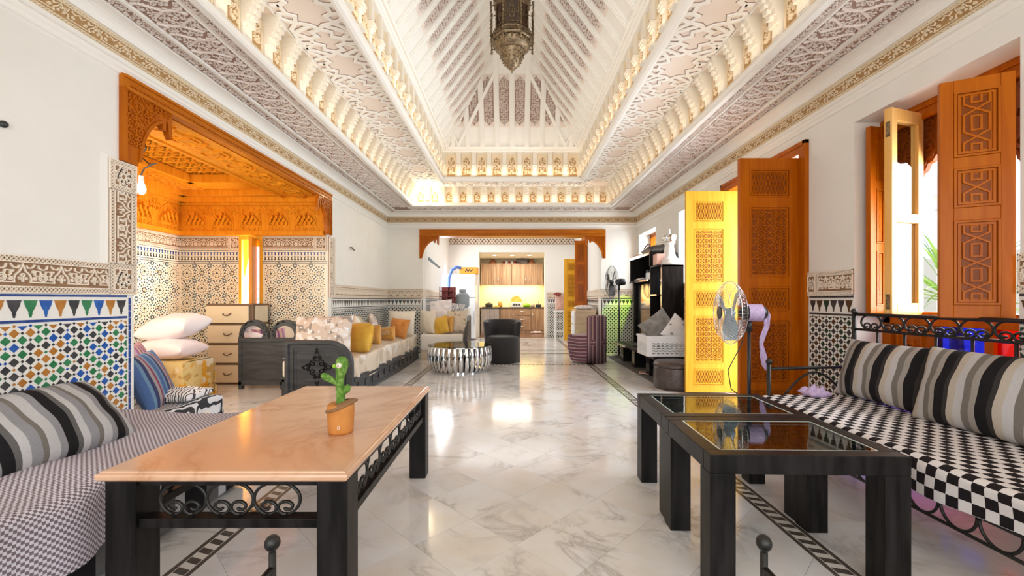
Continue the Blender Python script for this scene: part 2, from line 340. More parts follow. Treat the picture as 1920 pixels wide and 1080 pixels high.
# ------------------------------------------------------------------ geometry helpers
class Fr:
    """a flat frame: local (u, v, w) to world"""
    def __init__(s, O, U, V, Nn):
        s.O = np.array(O, float); s.M = np.array([U, V, Nn], float)
    def __call__(s, P):
        return s.O + np.asarray(P, float) @ s.M
class MB:
    def __init__(s):
        s.V = []; s.F = []; s.n = 0; s.uv = {}
    def add(s, V, F, mi=0):
        V = np.asarray(V, float).reshape(-1, 3)
        if isinstance(F, np.ndarray): s.F.append((F + s.n, mi))
        else:
            by = {}
            for f in F: by.setdefault(len(f), []).append(f)
            for k, fs in by.items(): s.F.append((np.array(fs) + s.n, mi))
        s.V.append(V); s.n += len(V)
        return s
    def box(s, x0, x1, y0, y1, z0, z1, mi=0):
        V = [(x, y, z) for x in (x0, x1) for y in (y0, y1) for z in (z0, z1)]
        F = [(0, 1, 3, 2), (4, 6, 7, 5), (0, 4, 5, 1), (2, 3, 7, 6), (0, 2, 6, 4), (1, 5, 7, 3)]
        return s.add(V, F, mi)
    def fbox(s, fr, u0, u1, v0, v1, w0, w1, mi=0):
        V = [(x, y, z) for x in (u0, u1) for y in (v0, v1) for z in (w0, w1)]
        F = [(0, 1, 3, 2), (4, 6, 7, 5), (0, 4, 5, 1), (2, 3, 7, 6), (0, 2, 6, 4), (1, 5, 7, 3)]
        return s.add(fr(V), F, mi)
    def prism(s, fr, poly, w0, w1, mi=0, bottom=True):
        n = len(poly)
        V = [(u, v, w0) for u, v in poly] + [(u, v, w1) for u, v in poly]
        F = [(i, (i+1) % n, n+(i+1) % n, n+i) for i in range(n)]
        F.append(tuple(range(n, 2*n)))
        if bottom: F.append(tuple(range(n-1, -1, -1)))
        return s.add(fr(V), F, mi)
    def tube(s, pts, r, n=6, closed=False, mi=0, caps=True):
        P = np.asarray(pts, float); m = len(P)
        rr = np.full(m, r) if np.isscalar(r) else np.asarray(r, float)
        if closed: T = np.roll(P, -1, 0) - np.roll(P, 1, 0)
        else: T = np.gradient(P, axis=0)
        T /= np.linalg.norm(T, axis=1)[:, None] + 1e-12
        ref = np.array([0, 0, 1.0]) if abs(T[0][2]) < .9 else np.array([1.0, 0, 0])
        A = np.cross(T[0], ref); A /= np.linalg.norm(A); As = []
        for i in range(m):
            A = A - T[i]*np.dot(A, T[i]); A /= np.linalg.norm(A) + 1e-12; As.append(A)
        As = np.array(As); Bs = np.cross(T, As)
        a = np.arange(n)*2*PI/n
        V = P[:, None, :] + rr[:, None, None]*(np.cos(a)[None, :, None]*As[:, None, :] + np.sin(a)[None, :, None]*Bs[:, None, :])
        F = []
        for i in range(m if closed else m-1):
            j = (i+1) % m
            for k in range(n):
                l = (k+1) % n
                F.append((i*n+k, i*n+l, j*n+l, j*n+k))
        if caps and not closed:
            F.append(tuple(range(n-1, -1, -1))); F.append(tuple(range((m-1)*n, m*n)))
        return s.add(V.reshape(-1, 3), F, mi)
    def lathe(s, prof, n=24, c=(0, 0, 0), mi=0, rot=0, sx=1, sy=1):
        a = np.arange(n)*2*PI/n + rot; m = len(prof)
        V = [(c[0]+r*math.cos(t)*sx, c[1]+r*math.sin(t)*sy, c[2]+z) for r, z in prof for t in a]
        F = [(i*n+k, i*n+(k+1) % n, (i+1)*n+(k+1) % n, (i+1)*n+k) for i in range(m-1) for k in range(n)]
        if prof[0][0] > 1e-6: F.append(tuple(range(n-1, -1, -1)))
        if prof[-1][0] > 1e-6: F.append(tuple(range((m-1)*n, m*n)))
        return s.add(V, F, mi)
    def grid(s, P, uv=None, mi=0, wrap=False):
        P = np.asarray(P, float); a, b = P.shape[:2]
        I = np.arange(a*b).reshape(a, b)
        if wrap: J = np.roll(I, -1, 1); f = np.stack([I[:-1], J[:-1], J[1:], I[1:]], -1)
        else: f = np.stack([I[:-1, :-1], I[:-1, 1:], I[1:, 1:], I[1:, :-1]], -1)
        if uv is not None: s.uv[s.n] = np.asarray(uv, float).reshape(-1, 2)
        return s.add(P.reshape(-1, 3), f.reshape(-1, 4), mi)
    def ball(s, c, r, n=12, mi=0, sz=1):
        return s.lathe([(max(1e-7, r*math.sin(PI*i/n)), -r*sz*math.cos(PI*i/n)) for i in range(n+1)], n*2, c, mi)
    def build(s, name, m, parent=None, smooth=False, bevel=0, kind=None, seg=2):
        me = bpy.data.meshes.new(name)
        V = np.concatenate(s.V) if s.V else np.zeros((0, 3))
        me.vertices.add(len(V)); me.vertices.foreach_set('co', V.astype(np.float32).ravel())
        tot = sum(f.size for f, _ in s.F); nf = sum(len(f) for f, _ in s.F)
        if nf:
            me.loops.add(tot); me.polygons.add(nf)
            li = np.concatenate([f.ravel() for f, _ in s.F]).astype(np.int32)
            lt = np.concatenate([np.full(len(f), f.shape[1]) for f, _ in s.F])
            ls = np.concatenate([[0], np.cumsum(lt)[:-1]])
            mi = np.concatenate([np.full(len(f), q) for f, q in s.F])
            me.loops.foreach_set('vertex_index', li)
            me.polygons.foreach_set('loop_start', ls.astype(np.int32))
            me.polygons.foreach_set('loop_total', lt.astype(np.int32))
            me.polygons.foreach_set('material_index', mi.astype(np.int32))
            me.polygons.foreach_set('use_smooth', np.full(nf, smooth))
            if s.uv:
                U = np.zeros((len(V), 2))
                for k, a in s.uv.items(): U[k:k+len(a)] = a
                L = me.uv_layers.new(name='UVMap'); L.data.foreach_set('uv', U[li].astype(np.float32).ravel())
        for q in (m if isinstance(m, (list, tuple)) else [m]): me.materials.append(MT[q] if isinstance(q, str) else q)
        me.update(calc_edges=True)
        o = bpy.data.objects.new(name, me); C.objects.link(o)
        if parent is not None: setp(o, parent)
        if bevel:
            b = o.modifiers.new('edge', 'BEVEL'); b.width = bevel; b.segments = seg; b.limit_method = 'ANGLE'; b.angle_limit = math.radians(40)
        if kind: o['kind'] = kind
        return o
def setp(o, parent):
    o.parent = parent
    q = parent; Mx = Matrix.Identity(4); ch = []
    while q is not None: ch.append(q); q = q.parent
    for q in reversed(ch): Mx = Mx @ q.matrix_parent_inverse @ q.matrix_basis if q.parent else q.matrix_basis.copy()
    o.matrix_parent_inverse = Mx.inverted()
def loc_part(o, parent):
    """parent in the thing's own local frame"""
    o.parent = parent; o.matrix_parent_inverse = Matrix.Identity(4); return o
def tag(o, label, cat, group=None, kind=None):
    o['label'] = label; o['category'] = cat
    if group: o['group'] = group
    if kind: o['kind'] = kind
    return o
def thing(name, label, cat, loc=(0, 0, 0), rot=(0, 0, 0), group=None):
    o = bpy.data.objects.new(name, None); C.objects.link(o)
    o.location = loc; o.rotation_euler = rot; o.empty_display_size = .1
    return tag(o, label, cat, group)
def struct(o):
    o['kind'] = 'structure'; return o
def root(name, kind='structure', loc=(0, 0, 0)):
    o = bpy.data.objects.new(name, None); C.objects.link(o); o.location = loc
    o['kind'] = kind; return o
def inst(me_or_o, name, parent, loc=(0, 0, 0), rz=0, sc=(1, 1, 1), local=False):
    """another object with the same mesh"""
    me = me_or_o if isinstance(me_or_o, bpy.types.Mesh) else me_or_o.data
    o = bpy.data.objects.new(name, me); C.objects.link(o)
    o.location = loc; o.rotation_euler = (0, 0, rz); o.scale = sc
    if parent is not None:
        if local: loc_part(o, parent)
        else: setp(o, parent)
    return o

# ---- raised ribbons (carving)
def ribbon(polys, w, h, base=0.0, ratio=1.5):
    """flat-topped strips along 2-D polylines; returns local verts (u, v, w) and quads"""
    VV = []; FF = []; n = 0; h0 = h
    for pi_, P in enumerate(polys):
        h = h0*(1 + .05*(pi_ % 6))
        P = np.asarray(P, float)
        if len(P) < 2: continue
        cl = np.allclose(P[0], P[-1]) and len(P) > 3
        d = np.diff(P, axis=0); L = np.linalg.norm(d, axis=1)
        keep = np.concatenate([[True], L > 1e-7]); P = P[keep]; d = np.diff(P, axis=0); L = np.linalg.norm(d, axis=1)
        if len(P) < 2: continue
        nn = np.stack([-d[:, 1], d[:, 0]], 1)/L[:, None]
        if cl: na = np.concatenate([[nn[-1]], nn]); nb = np.concatenate([nn, [nn[0]]])
        else: na = np.concatenate([[nn[0]], nn]); nb = np.concatenate([nn, [nn[-1]]])
        m = na + nb; k = np.sum(m*m, 1); k[k < .5] = .5
        m = m*(2/k)[:, None]
        a = w/2; b = w/2*ratio; q = len(P)
        V = np.zeros((q, 4, 3))
        for i, (s, hh) in enumerate(((b, 0), (a, h), (-a, h), (-b, 0))):
            V[:, i, :2] = P + m*s; V[:, i, 2] = base + hh
        I = n + np.arange(q*4).reshape(q, 4)
        f = [np.stack([I[:-1, i], I[:-1, i+1], I[1:, i+1], I[1:, i]], 1) for i in range(3)]
        FF += f; VV.append(V.reshape(-1, 3)); n += q*4
        if not cl: FF.append(np.array([[I[0, 0], I[0, 3], I[0, 2], I[0, 1]], [I[-1, 0], I[-1, 1], I[-1, 2], I[-1, 3]]]))
    if not VV: return np.zeros((0, 3)), np.zeros((0, 4), int)
    return np.concatenate(VV), np.concatenate(FF)
def rep(mb, VF, fr, us, vs=(0,), mi=0):
    V, F = VF
    if not len(V): return
    for v in vs:
        for u in us:
            mb.add(fr(V + np.array([u, v, 0])), F, mi)
def spiral(cx, cy, r, turns=1.2, a0=0, d=1, n=10, r0=.12):
    t = np.linspace(0, 1, n)
    a = a0 + d*t*turns*2*PI; q = r*(r0 + (1-r0)*t)
    return np.stack([cx + q*np.cos(a), cy + q*np.sin(a)], 1)
def circ(cx, cy, r, n=12, a0=0, a1=2*PI, sy=1):
    t = np.linspace(a0, a1, n+1); return np.stack([cx + r*np.cos(t), cy + sy*r*np.sin(t)], 1)
def lattice(u0, u1, v0, v1, p):
    n = max(1, round((u1-u0)/p)); p = (u1-u0)/n
    a = [(u0 + i*p, v0 if i % 2 == 0 else v1) for i in range(n+1)]
    b = [(u0 + i*p, v1 if i % 2 == 0 else v0) for i in range(n+1)]
    return [a, b]
def arabesque(p, h):
    """one cell of the carved arch-and-roundel band, p wide and h high"""
    o = []
    L = [(0, .14*h), (.30*p, .14*h), (.29*p, .30*h), (.33*p, .48*h), (.42*p, .62*h), (.46*p, .76*h), (.5*p, .93*h)]
    o.append(L + [(p-u, v) for u, v in reversed(L[:-1])])
    for cx in (0, p):
        s0, s1 = (-PI/2, PI/2) if cx == 0 else (PI/2, 3*PI/2)
        o.append(circ(cx, .36*h, .17*h, 8, s0, s1)); o.append(circ(cx, .36*h, .09*h, 6, s0, s1))
    for s in (1, -1):
        f = lambda u: u if s == 1 else p-u
        o.append([(f(.06*p), .52*h), (f(.08*p), .66*h), (f(.20*p), .66*h), (f(.22*p), .50*h), (f(.15*p), .42*h)])
        o.append([(f(0), .72*h), (f(.1*p), .80*h), (f(.12*p), .95*h)])
        o.append([(f(.2*p), .95*h), (f(.28*p), .80*h), (f(.38*p), .78*h), (f(.42*p), .9*h)])
        q = spiral(f(.2*p), .30*h, .09*h, 1.3, 0 if s == 1 else PI, s, 9); o.append(q)
        o.append(spiral(f(.26*p), .62*h, .06*h, 1.1, 1, -s, 7))
        o.append(spiral(f(.42*p), .30*h, .06*h, 1.2, 2, s, 7))
    o.append([(.5*p, .14*h), (.5*p, .40*h)]); o.append(circ(.5*p, .46*h, .07*h, 6))
    return o
def curls(u0, u1, v0, v1, s, ok=None, seed=1, turns=1.0, n=7):
    rnd = random.Random(seed); o = []
    nu = max(1, round((u1-u0)/s)); nv = max(1, round((v1-v0)/s))
    su = (u1-u0)/nu; sv = (v1-v0)/nv
    for i in range(nu):
        for j in range(nv):
            cu = u0 + (i+.5 + rnd.uniform(-.14, .14))*su; cv = v0 + (j+.5 + rnd.uniform(-.14, .14))*sv
            a0 = rnd.uniform(0, 2*PI); d = rnd.choice((1, -1)); tn = turns*rnd.uniform(.8, 1.15)
            if ok is None or ok(cu, cv):
                o.append(spiral(cu, cv, .56*min(su, sv), tn, a0, d, n))
    return o
def star8(cx, cy, r, k=3):
    P = [(cx + r*math.cos(PI/8 + i*PI/4), cy + r*math.sin(PI/8 + i*PI/4)) for i in range(8)]
    return [P[(i*k) % 8] for i in range(9)]
def star_out(cx, cy, ro, ri, n=8, su=1, a0=0):
    P = [(cx + su*(ro if i % 2 == 0 else ri)*math.cos(a0 + i*PI/n), cy + (ro if i % 2 == 0 else ri)*math.sin(a0 + i*PI/n)) for i in range(2*n)]
    return P + [P[0]]
def clip_keep(polys, ok):
    o = []
    for P in polys:
        cur = []
        for q in P:
            if ok(q[0], q[1]): cur.append(tuple(q))
            else:
                if len(cur) > 1: o.append(cur)
                cur = []
        if len(cur) > 1: o.append(cur)
    return o
def densify(P, s):
    o = [tuple(P[0])]
    for a, b in zip(P[:-1], P[1:]):
        n = max(1, int(math.hypot(b[0]-a[0], b[1]-a[1])/s))
        o += [(a[0]+(b[0]-a[0])*i/n, a[1]+(b[1]-a[1])*i/n) for i in range(1, n+1)]
    return o
def clip_poly(P, a, b, c):
    """part of polygon P with a*x + b*y <= c"""
    o = []
    for i in range(len(P)):
        p, q = P[i], P[(i+1) % len(P)]
        dp = a*p[0]+b*p[1]-c; dq = a*q[0]+b*q[1]-c
        if dp <= 0: o.append(p)
        if (dp < 0 < dq) or (dq < 0 < dp):
            t = dp/(dp-dq); o.append((p[0]+t*(q[0]-p[0]), p[1]+t*(q[1]-p[1])))
    return o
X, Y, Z = (1, 0, 0), (0, 1, 0), (0, 0, 1)
HW = 2.58; YF = 8.8; YB = -2.3
FL = Fr((-HW, 0, 0), Y, Z, X)            # left wall, facing the room
FRt = Fr((HW, 0, 0), Y, Z, (-1, 0, 0))   # right wall
FF = Fr((0, YF, 0), X, Z, (0, -1, 0))    # far wall
AX = -4.67; AY = 6.0                     # alcove: side wall and far wall
FA = Fr((AX, 0, 0), Y, Z, X)
FB = Fr((0, AY, 0), X, Z, (0, -1, 0))
def cells(a, b, p):
    n = max(1, round((b-a)/p)); q = (b-a)/n
    return n, q, [a + i*q for i in range(n)]
# ------------------------------------------------------------------ floor: slabs laid on the diagonal inside an inlaid border
floor = MB().box(-4.8, 3.0, YB, 12.6, -.12, -.006).build('floor', 'floor_grout'); struct(floor)
BI = 1.285; BO = 1.40                   # inlaid border, inner and outer edge
BY1 = 7.25; BY0 = -2.2
flat = Fr((0, 0, 0), X, Y, Z)
slab = 0
def slab_obj(P, name='slab'):
    c = np.mean(P, 0); P = [(c[0]+(p[0]-c[0])*1.0, c[1]+(p[1]-c[1])*1.0) for p in P]
    return MB().prism(flat, P, -.012, 0, bottom=False).build(name, 'marble', floor)
S = .455*math.sqrt(.5)*1.0               # slab side
g = .0009
cellsd = []
for i in range(-40, 60):
    for j in range(-40, 60):
        a0 = 1.445 + i*.455; b0 = 1.934 + j*.455    # Y-X and Y+X
        q = [(a0, b0), (a0+.455, b0), (a0+.455, b0+.455), (a0, b0+.455)]
        P = [((b-a)/2, (a+b)/2) for a, b in q]
        cx = sum(p[0] for p in P)/4; cy = sum(p[1] for p in P)/4
        if not (-1.9 < cx < 1.9 and BY0-.5 < cy < BY1+.5): continue
        P = [(cx+(x-cx)*.996, cy+(y-cy)*.996) for x, y in P]
        for k in ((1, 0, BI), (-1, 0, BI), (0, 1, BY1), (0, -1, 0.9)): P = clip_poly(P, *k) if len(P) > 2 else P
        if len(P) > 2 and abs(sum(P[i][0]*P[(i+1) % len(P)][1]-P[(i+1) % len(P)][0]*P[i][1] for i in range(len(P)))) > .002: slab_obj(P)
# straight slabs outside the border, and the strip behind the camera
def straight(x0, x1, y0, y1, s):
    nx, px, xs = cells(x0, x1, s); ny, py, ys = cells(y0, y1, s)
    for x in xs:
        for y in ys: slab_obj([(x+g, y+g), (x+px-g, y+g), (x+px-g, y+py-g), (x+g, y+py-g)])
for s in (-1, 1):
    a, b = sorted((s*BO, s*2.58)); straight(a, b, .9, 8.8, .59)
straight(-BO, BO, 7.365, 8.8, .7)
straight(-4.67, -2.58, 2.9, 6.0, .7)
straight(-2.58, 2.58, YB, .9, 1.2)
# far room: pale floor with inlaid bands
straight(-1.85, 1.85, 8.8, 12.6, .75)
inl = MB(); near_p = []
def band(c0, c1, along, t0, t1, pitch=.070, piece=True):
    """two dark fillets with slanted dark pieces between them"""
    lo, hi = min(c0, c1), max(c0, c1); wd = hi-lo
    def bx(a0, a1, b0, b1, m, z):
        if along == 'y': m.box(a0, a1, b0, b1, -.012, z)
        else: m.box(b0, b1, a0, a1, -.012, z)
    bx(lo+.004, lo+.024, t0, t1, inl, .0004); bx(hi-.024, hi-.004, t0, t1, inl, .0004)
    n = int((t1-t0)/pitch)
    for k in range(n):
        t = t0 + (k+.2)*pitch
        P = [(lo+.028, t+.020), (hi-.028, t), (hi-.028, t+pitch*.5), (lo+.028, t+pitch*.5+.020)]
        if along != 'y': P = [(q, p) for p, q in P]
        if along == 'y' and 1.3 < t < 3.6 and piece: near_p.append(P)
        else: inl.prism(flat, P, -.012, .0004, bottom=False)
inw = MB()
for s in (-1, 1):
    a, b = sorted((s*BI, s*BO)); inw.box(a, b, .9, BY1+.115, -.012, -.0002)
inw.box(-BO, BO, BY1, BY1+.115, -.012, -.0002)
inw.build('border_ground', 'inlay_w', floor)
for s in (-1, 1): band(s*BI, s*BO, 'y', .92, BY1+.1)
band(BY1, BY1+.115, 'x', -BI, BI)
for P in near_p: MB().prism(flat, P, -.012, .0004, bottom=False).build('inlay_tile', 'inlay', floor)
# far room inlays
inl.box(-1.85, 1.85, 8.72, 8.86, -.01, .0006)
band(9.35, 9.43, 'x', -1.3, 1.3, .06); band(12.0, 12.08, 'x', -1.3, 1.3, .06)
band(-1.33, -1.25, 'y', 9.35, 12.08, .06, False); band(1.25, 1.33, 'y', 9.35, 12.08, .06, False)
V, F = ribbon([star_out(0, 10.7, .62, .36), star_out(0, 10.7, .40, .26, a0=PI/8), circ(0, 10.7, .15, 12)], .03, .0006)
inl.add(flat(V), F)
k = inl.build('inlay_band', 'inlay', floor); k['kind'] = 'stuff'

# ------------------------------------------------------------------ zellige
def dia(cu, cv, a, b=None):
    b = b or a; return [(cu-a, cv), (cu, cv-b), (cu+a, cv), (cu, cv+b)]
def tulip(cu, v1, w, h):
    L = [(-.5, 0), (.5, 0), (.5, -.07), (.44, -.10), (.44, -.18), (.40, -.30), (.30, -.47), (.16, -.64), (.12, -.74), (.15, -.80), (.09, -.86), (.07, -1), (-.07, -1), (-.09, -.86), (-.15, -.80), (-.12, -.74), (-.16, -.64), (-.30, -.47), (-.40, -.30), (-.44, -.18), (-.44, -.10), (-.5, -.07)]
    return [(cu+u*w, v1+v*h) for u, v in L]
COLS = ['t_blue', 't_green', 't_black', 't_brown']
DARK = ['t_black', 't_dkbrown', 't_dkgreen', 't_black']
def dado(fr, par, u0, u1, cols, single=False, zlo=.0, ztop=1.137, edge=(True, True), P=.075, row='t_navy', w0=.004, white='grout'):
    """zellige panel: bed, brick rows, tulip row, diamond field"""
    bed = MB().fbox(fr, u0, u1, zlo, ztop, 0, w0).build('tile_bed', white, par)
    mats = list(dict.fromkeys(cols + [row])); st = MB()
    def piece(poly, c, nm):
        if single: MB().prism(fr, poly, w0-.001, w0+.0022, bottom=False).build(nm, c, par)
        else: st.prism(fr, poly, w0-.001, w0+.0022, mi=mats.index(c), bottom=False)
    def brick(poly, c):
        st.prism(fr, poly, w0-.001, w0+.0022, mi=mats.index(c), bottom=False)
    a = u0 + (.03 if edge[0] else 0); b = u1 - (.03 if edge[1] else 0)
    for v0, v1 in ((ztop-.017, ztop-.004), (.980, .995)):
        n, q, us = cells(a, b, .058)
        for u in us: brick([(u+.001, v0), (u+q-.001, v0), (u+q-.001, v1), (u+.001, v1)], row)
    for on, c in ((edge[0], u0+.012), (edge[1], u1-.012)):
        if on:
            n, q, vs = cells(zlo, ztop-.02, .045)
            for v in vs: brick([(c-.008, v+.001), (c+.008, v+.001), (c+.008, v+q-.001), (c-.008, v+q-.001)], row)
    n, q, us = cells(a+.005, b-.005, P)
    for i, u in enumerate(us): piece(tulip(u+q/2, 1.100, q*.86, .092), cols[(i*3+1) % len(cols)], 'tulip_tile')
    top = .968; r = .0235; rs = .0085
    nv = int((top-zlo)/P) + 1; rnd = random.Random(3)
    for j in range(2*nv):
        cv = top - .004 - j*P/2
        if cv < zlo + .02: break
        for i in range(n+1):
            cu = us[0] + (i + (.5 if j % 2 else 0))*q
            if cu > us[-1]+q+.001: continue
            c = cols[(i + (j//2) + rnd.choice((0, 0, 1, 3))) % len(cols)] if single else cols[(i*2+j + rnd.choice((0, 1))) % len(cols)]
            pl = dia(cu, cv, r*q/P, r)
            if j == 0: pl = [p for p in clip_poly(pl, 0, 1, cv)]
            if i == 0 and j % 2 == 0: pl = clip_poly(pl, -1, 0, -cu)
            if i == n and j % 2 == 0: pl = clip_poly(pl, 1, 0, cu)
            if len(pl) < 3: continue
            if single and cv > .40 and cu > 2.1: piece(pl, c, 'diamond_tile')
            else: st.prism(fr, pl, w0-.001, w0+.0022, mi=mats.index(c), bottom=False)
            sc = cols[(i+2*j) % len(cols)] if rnd.random() < .35 else cols[-2]
            if cu + q/2 < us[-1] + q: st.prism(fr, dia(cu+q/2, cv, rs), w0-.001, w0+.0022, mi=mats.index(sc), bottom=False)
    k = st.build('zellige_piece', mats, par); k['kind'] = 'stuff'
def stucco_band(fr, par, u0, u1, v0, v1, w0=.0, fine=1.0, top='st_top', base='st_base', pitch=.19, name='stucco_band', vertical=False, lat=.032):
    """carved band: ground, fillets, lattice borders and the arch-and-roundel motif"""
    if vertical:
        fr = Fr(fr([(0, 0, 0)])[0], fr.M[1], fr.M[0]*1.0, fr.M[2]); u0, u1, v0, v1 = v0, v1, u0, u1
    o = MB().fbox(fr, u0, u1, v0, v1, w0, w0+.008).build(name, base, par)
    m = MB(); W = w0+.008; h = v1-v0; f = .006*fine
    for v in (v0+f/2, v0+lat*1.05, v1-lat*1.05, v1-f/2):
        m.fbox(fr, u0, u1, v-f/2, v+f/2, W, W+.009)
    for u in (u0+f/2, u1-f/2): m.fbox(fr, u-f/2, u+f/2, v0, v1, W, W+.009)
    for a, b in ((v0+f, v0+lat), (v1-lat, v1-f)):
        V, F = ribbon(lattice(u0, u1, a, b, .021*fine), .0036*fine, .007, W, 1.2); m.add(fr(V), F)
    a, b = v0+lat*1.25, v1-lat*1.25
    n, q, us = cells(u0+f, u1-f, pitch)
    VF = ribbon([[(x, y+a) for x, y in P] for P in arabesque(q, b-a)], .0060*fine, .008, W, 1.3)
    rep(m, VF, fr, us)
    m.build('carving', top, par)
    return o
def rosette_sq(fr, par, u0, u1, v0, v1, w0=.0, name='stucco_square'):
    MB().fbox(fr, u0, u1, v0, v1, w0, w0+.008).build(name, 'st_base', par)
    m = MB(); W = w0+.008; cu, cv = (u0+u1)/2, (v0+v1)/2; r = min(u1-u0, v1-v0)/2; b = .030
    for d in (0, b): m.add(*[(fr(a) if i == 0 else a) for i, a in enumerate(ribbon([[(u0+d, v0+d), (u1-d, v0+d), (u1-d, v1-d), (u0+d, v1-d), (u0+d, v0+d)]], .006, .009, W))])
    L = lattice(u0, u1, v0+.004, v0+b-.004, .021) + lattice(u0, u1, v1-b+.004, v1-.004, .021)
    L += [[(y, x) for x, y in P] for P in lattice(v0+b, v1-b, u0+.004, u0+b-.004, .021) + lattice(v0+b, v1-b, u1-b+.004, u1-.004, .021)]
    V, F = ribbon(L, .0042, .007, W, 1.3); m.add(fr(V), F)
    q = r-b
    L = [star8(cu, cv, q*1.0, 3), star8(cu, cv, q*.8, 2), circ(cu, cv, q*.28, 10)]
    for i in range(8): L.append(spiral(cu+q*.66*math.cos(i*PI/4), cv+q*.66*math.sin(i*PI/4), q*.2, 1, i, 1, 6))
    V, F = ribbon(L, .0055, .008, W, 1.3); m.add(fr(V), F); m.build('carving', 'st_top', par)

# ------------------------------------------------------------------ left wall
wl = MB()
wl.box(-2.95, -HW, YB, 2.91, 0, 2.95); wl.box(-2.95, -HW, AY, YF+.3, 0, 2.95); wl.box(-2.95, -HW, 2.91, AY, 2.60, 2.95)
wall_left = struct(wl.build('wall_left', 'plaster'))
dado(FL, wall_left, 1.30, 2.885, COLS, single=True, zlo=.0)
stucco_band(FL, wall_left, .60, 2.725, 1.139, 1.335)
rosette_sq(FL, wall_left, 2.725, 2.915, 1.139, 1.335)
stucco_band(FL, wall_left, 2.725, 2.915, 1.335, 1.82, vertical=True)
rosette_sq(FL, wall_left, 2.725, 2.915, 1.82, 2.01)
MB().fbox(FL, 2.675, 2.725, 1.335, 2.03, 0, .004).build('strip_edge', 'white', wall_left)
dado(FL, wall_left, AY+.09, YF, DARK, zlo=.2, row='t_black')
stucco_band(FL, wall_left, AY+.19, YF, 1.139, 1.335, fine=1.3, pitch=.15)
stucco_band(FL, wall_left, AY, AY+.19, 1.335, 2.0, vertical=True, fine=1.3)
rosette_sq(FL, wall_left, AY, AY+.19, 1.139, 1.335)
# cable hook on the far part of the left wall
hk = MB().tube([(-2.58, 6.80, 1.94), (-2.55, 6.80, 1.94), (-2.535, 6.80, 1.915), (-2.535, 6.86, 1.905)], .012, 6)
tag(hk.build('wall_hook', 'brass'), 'small brass wall hook beside the alcove opening', 'hook')
hk = MB().ball((-2.57, 2.157, 1.99), .018, 8)
tag(hk.build('wall_fitting', 'black_plastic'), 'small dark round wall fitting at the left edge above the striped cushion', 'fitting')

# ------------------------------------------------------------------ far wall with its wide opening
AW = 1.84
wf = MB()
wf.box(-2.95, -AW, YF, YF+.3, 0, 2.95); wf.box(AW, 2.95, YF, YF+.3, 0, 2.95); wf.box(-AW, AW, YF, YF+.3, 2.47, 2.95)
wall_far = struct(wf.build('wall_far', 'plaster'))
for a, b in ((-HW, -AW), (AW, HW)):
    dado(FF, wall_far, a, b, DARK, zlo=.0, row='t_black', edge=(a > 0, a < 0))
    stucco_band(FF, wall_far, a, b, 1.139, 1.335, fine=1.5, pitch=.15)

# ------------------------------------------------------------------ right wall: door and window openings
DY0, DY1 = 3.80, 5.12; WY0, WY1 = 2.166, 3.217
wr = MB(); XO = 2.98
def rw(y0, y1, z0, z1): wr.box(HW, XO, y0, y1, z0, z1)
rw(YB, WY0, 0, 2.95); rw(WY0, WY1, 2.44, 2.95); rw(WY0, WY1, 0, .30); rw(WY1, DY0, 0, 2.95); rw(DY0, DY1, 2.44, 2.95)
rw(DY1, 5.62, 0, 2.95); rw(5.62, 6.60, 2.46, 2.95); rw(5.62, 6.60, 0, 1.36); rw(6.60, 7.66, 0, 2.95)
rw(7.66, 8.66, 2.42, 2.95); rw(7.66, 8.66, 0, 1.36); rw(8.66, YF+.3, 0, 2.95)
wall_right = struct(wr.build('wall_right', 'plaster'))
dado(FRt, wall_right, WY1+.0, 3.725, DARK, zlo=.0, row='t_black', edge=(False, True))
stucco_band(FRt, wall_right, WY1, 3.59, 1.139, 1.335)
rosette_sq(FRt, wall_right, 3.59, 3.735, 1.139, 1.335)
dado(FRt, wall_right, 1.2, WY0, DARK[:3] + ['t_navy'], zlo=.3, row='t_black', edge=(False, False))
stucco_band(FRt, wall_right, 1.0, WY0, 1.139, 1.335)
dado(FRt, wall_right, DY1+.06, YF, DARK, zlo=.0, row='t_black', edge=(True, False))
stucco_band(FRt, wall_right, DY1+.06, YF, 1.139, 1.335, fine=1.4, pitch=.15)
# gable closing the hall above the open end behind the camera
struct(MB().box(-2.95, 2.95, YB-.2, YB, 2.5, 5.3).build('wall_back', 'plaster'))
# ------------------------------------------------------------------ ceiling: cornice, carved soffit, two tiers of niches, vault
ceiling = root('ceiling')
def ringstrip(mb, o1, z1, o2, z2):
    """one facet of a moulding running along left, far and right sides at inset o"""
    mb.add([(-HW+o1, YB, z1), (-HW+o1, YF-o1, z1), (-HW+o2, YF-o2, z2), (-HW+o2, YB, z2)], [(0, 1, 2, 3)])
    mb.add([(-HW+o1, YF-o1, z1), (HW-o1, YF-o1, z1), (HW-o2, YF-o2, z2), (-HW+o2, YF-o2, z2)], [(0, 1, 2, 3)])
    mb.add([(HW-o1, YF-o1, z1), (HW-o1, YB, z1), (HW-o2, YB, z2), (HW-o2, YF-o2, z2)], [(0, 1, 2, 3)])
def ring(name, prof, m, smooth=False):
    b = MB()
    for p, q in zip(prof[:-1], prof[1:]): ringstrip(b, *p, *q)
    return b.build(name, m, ceiling)
ring('cornice_moulding', [(0, 2.585), (.012, 2.590), (.012, 2.615), (.026, 2.628), (.030, 2.645), (.020, 2.664), (.020, 2.690), (.004, 2.692)], 'white')
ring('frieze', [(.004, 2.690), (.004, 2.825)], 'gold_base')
cv = [(.125 - .095*math.cos(a), 2.828 + .066*math.sin(a)) for a in np.linspace(0, PI/2, 7)]
ring('cove_moulding', [(.004, 2.822), (.030, 2.822)] + cv + [(.125, 2.910)], 'white')
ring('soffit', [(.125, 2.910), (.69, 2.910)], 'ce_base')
def ridge(a, b, zb, zt): return [(a, zb), (a+.004, zt), (b-.004, zt), (b, zb)]
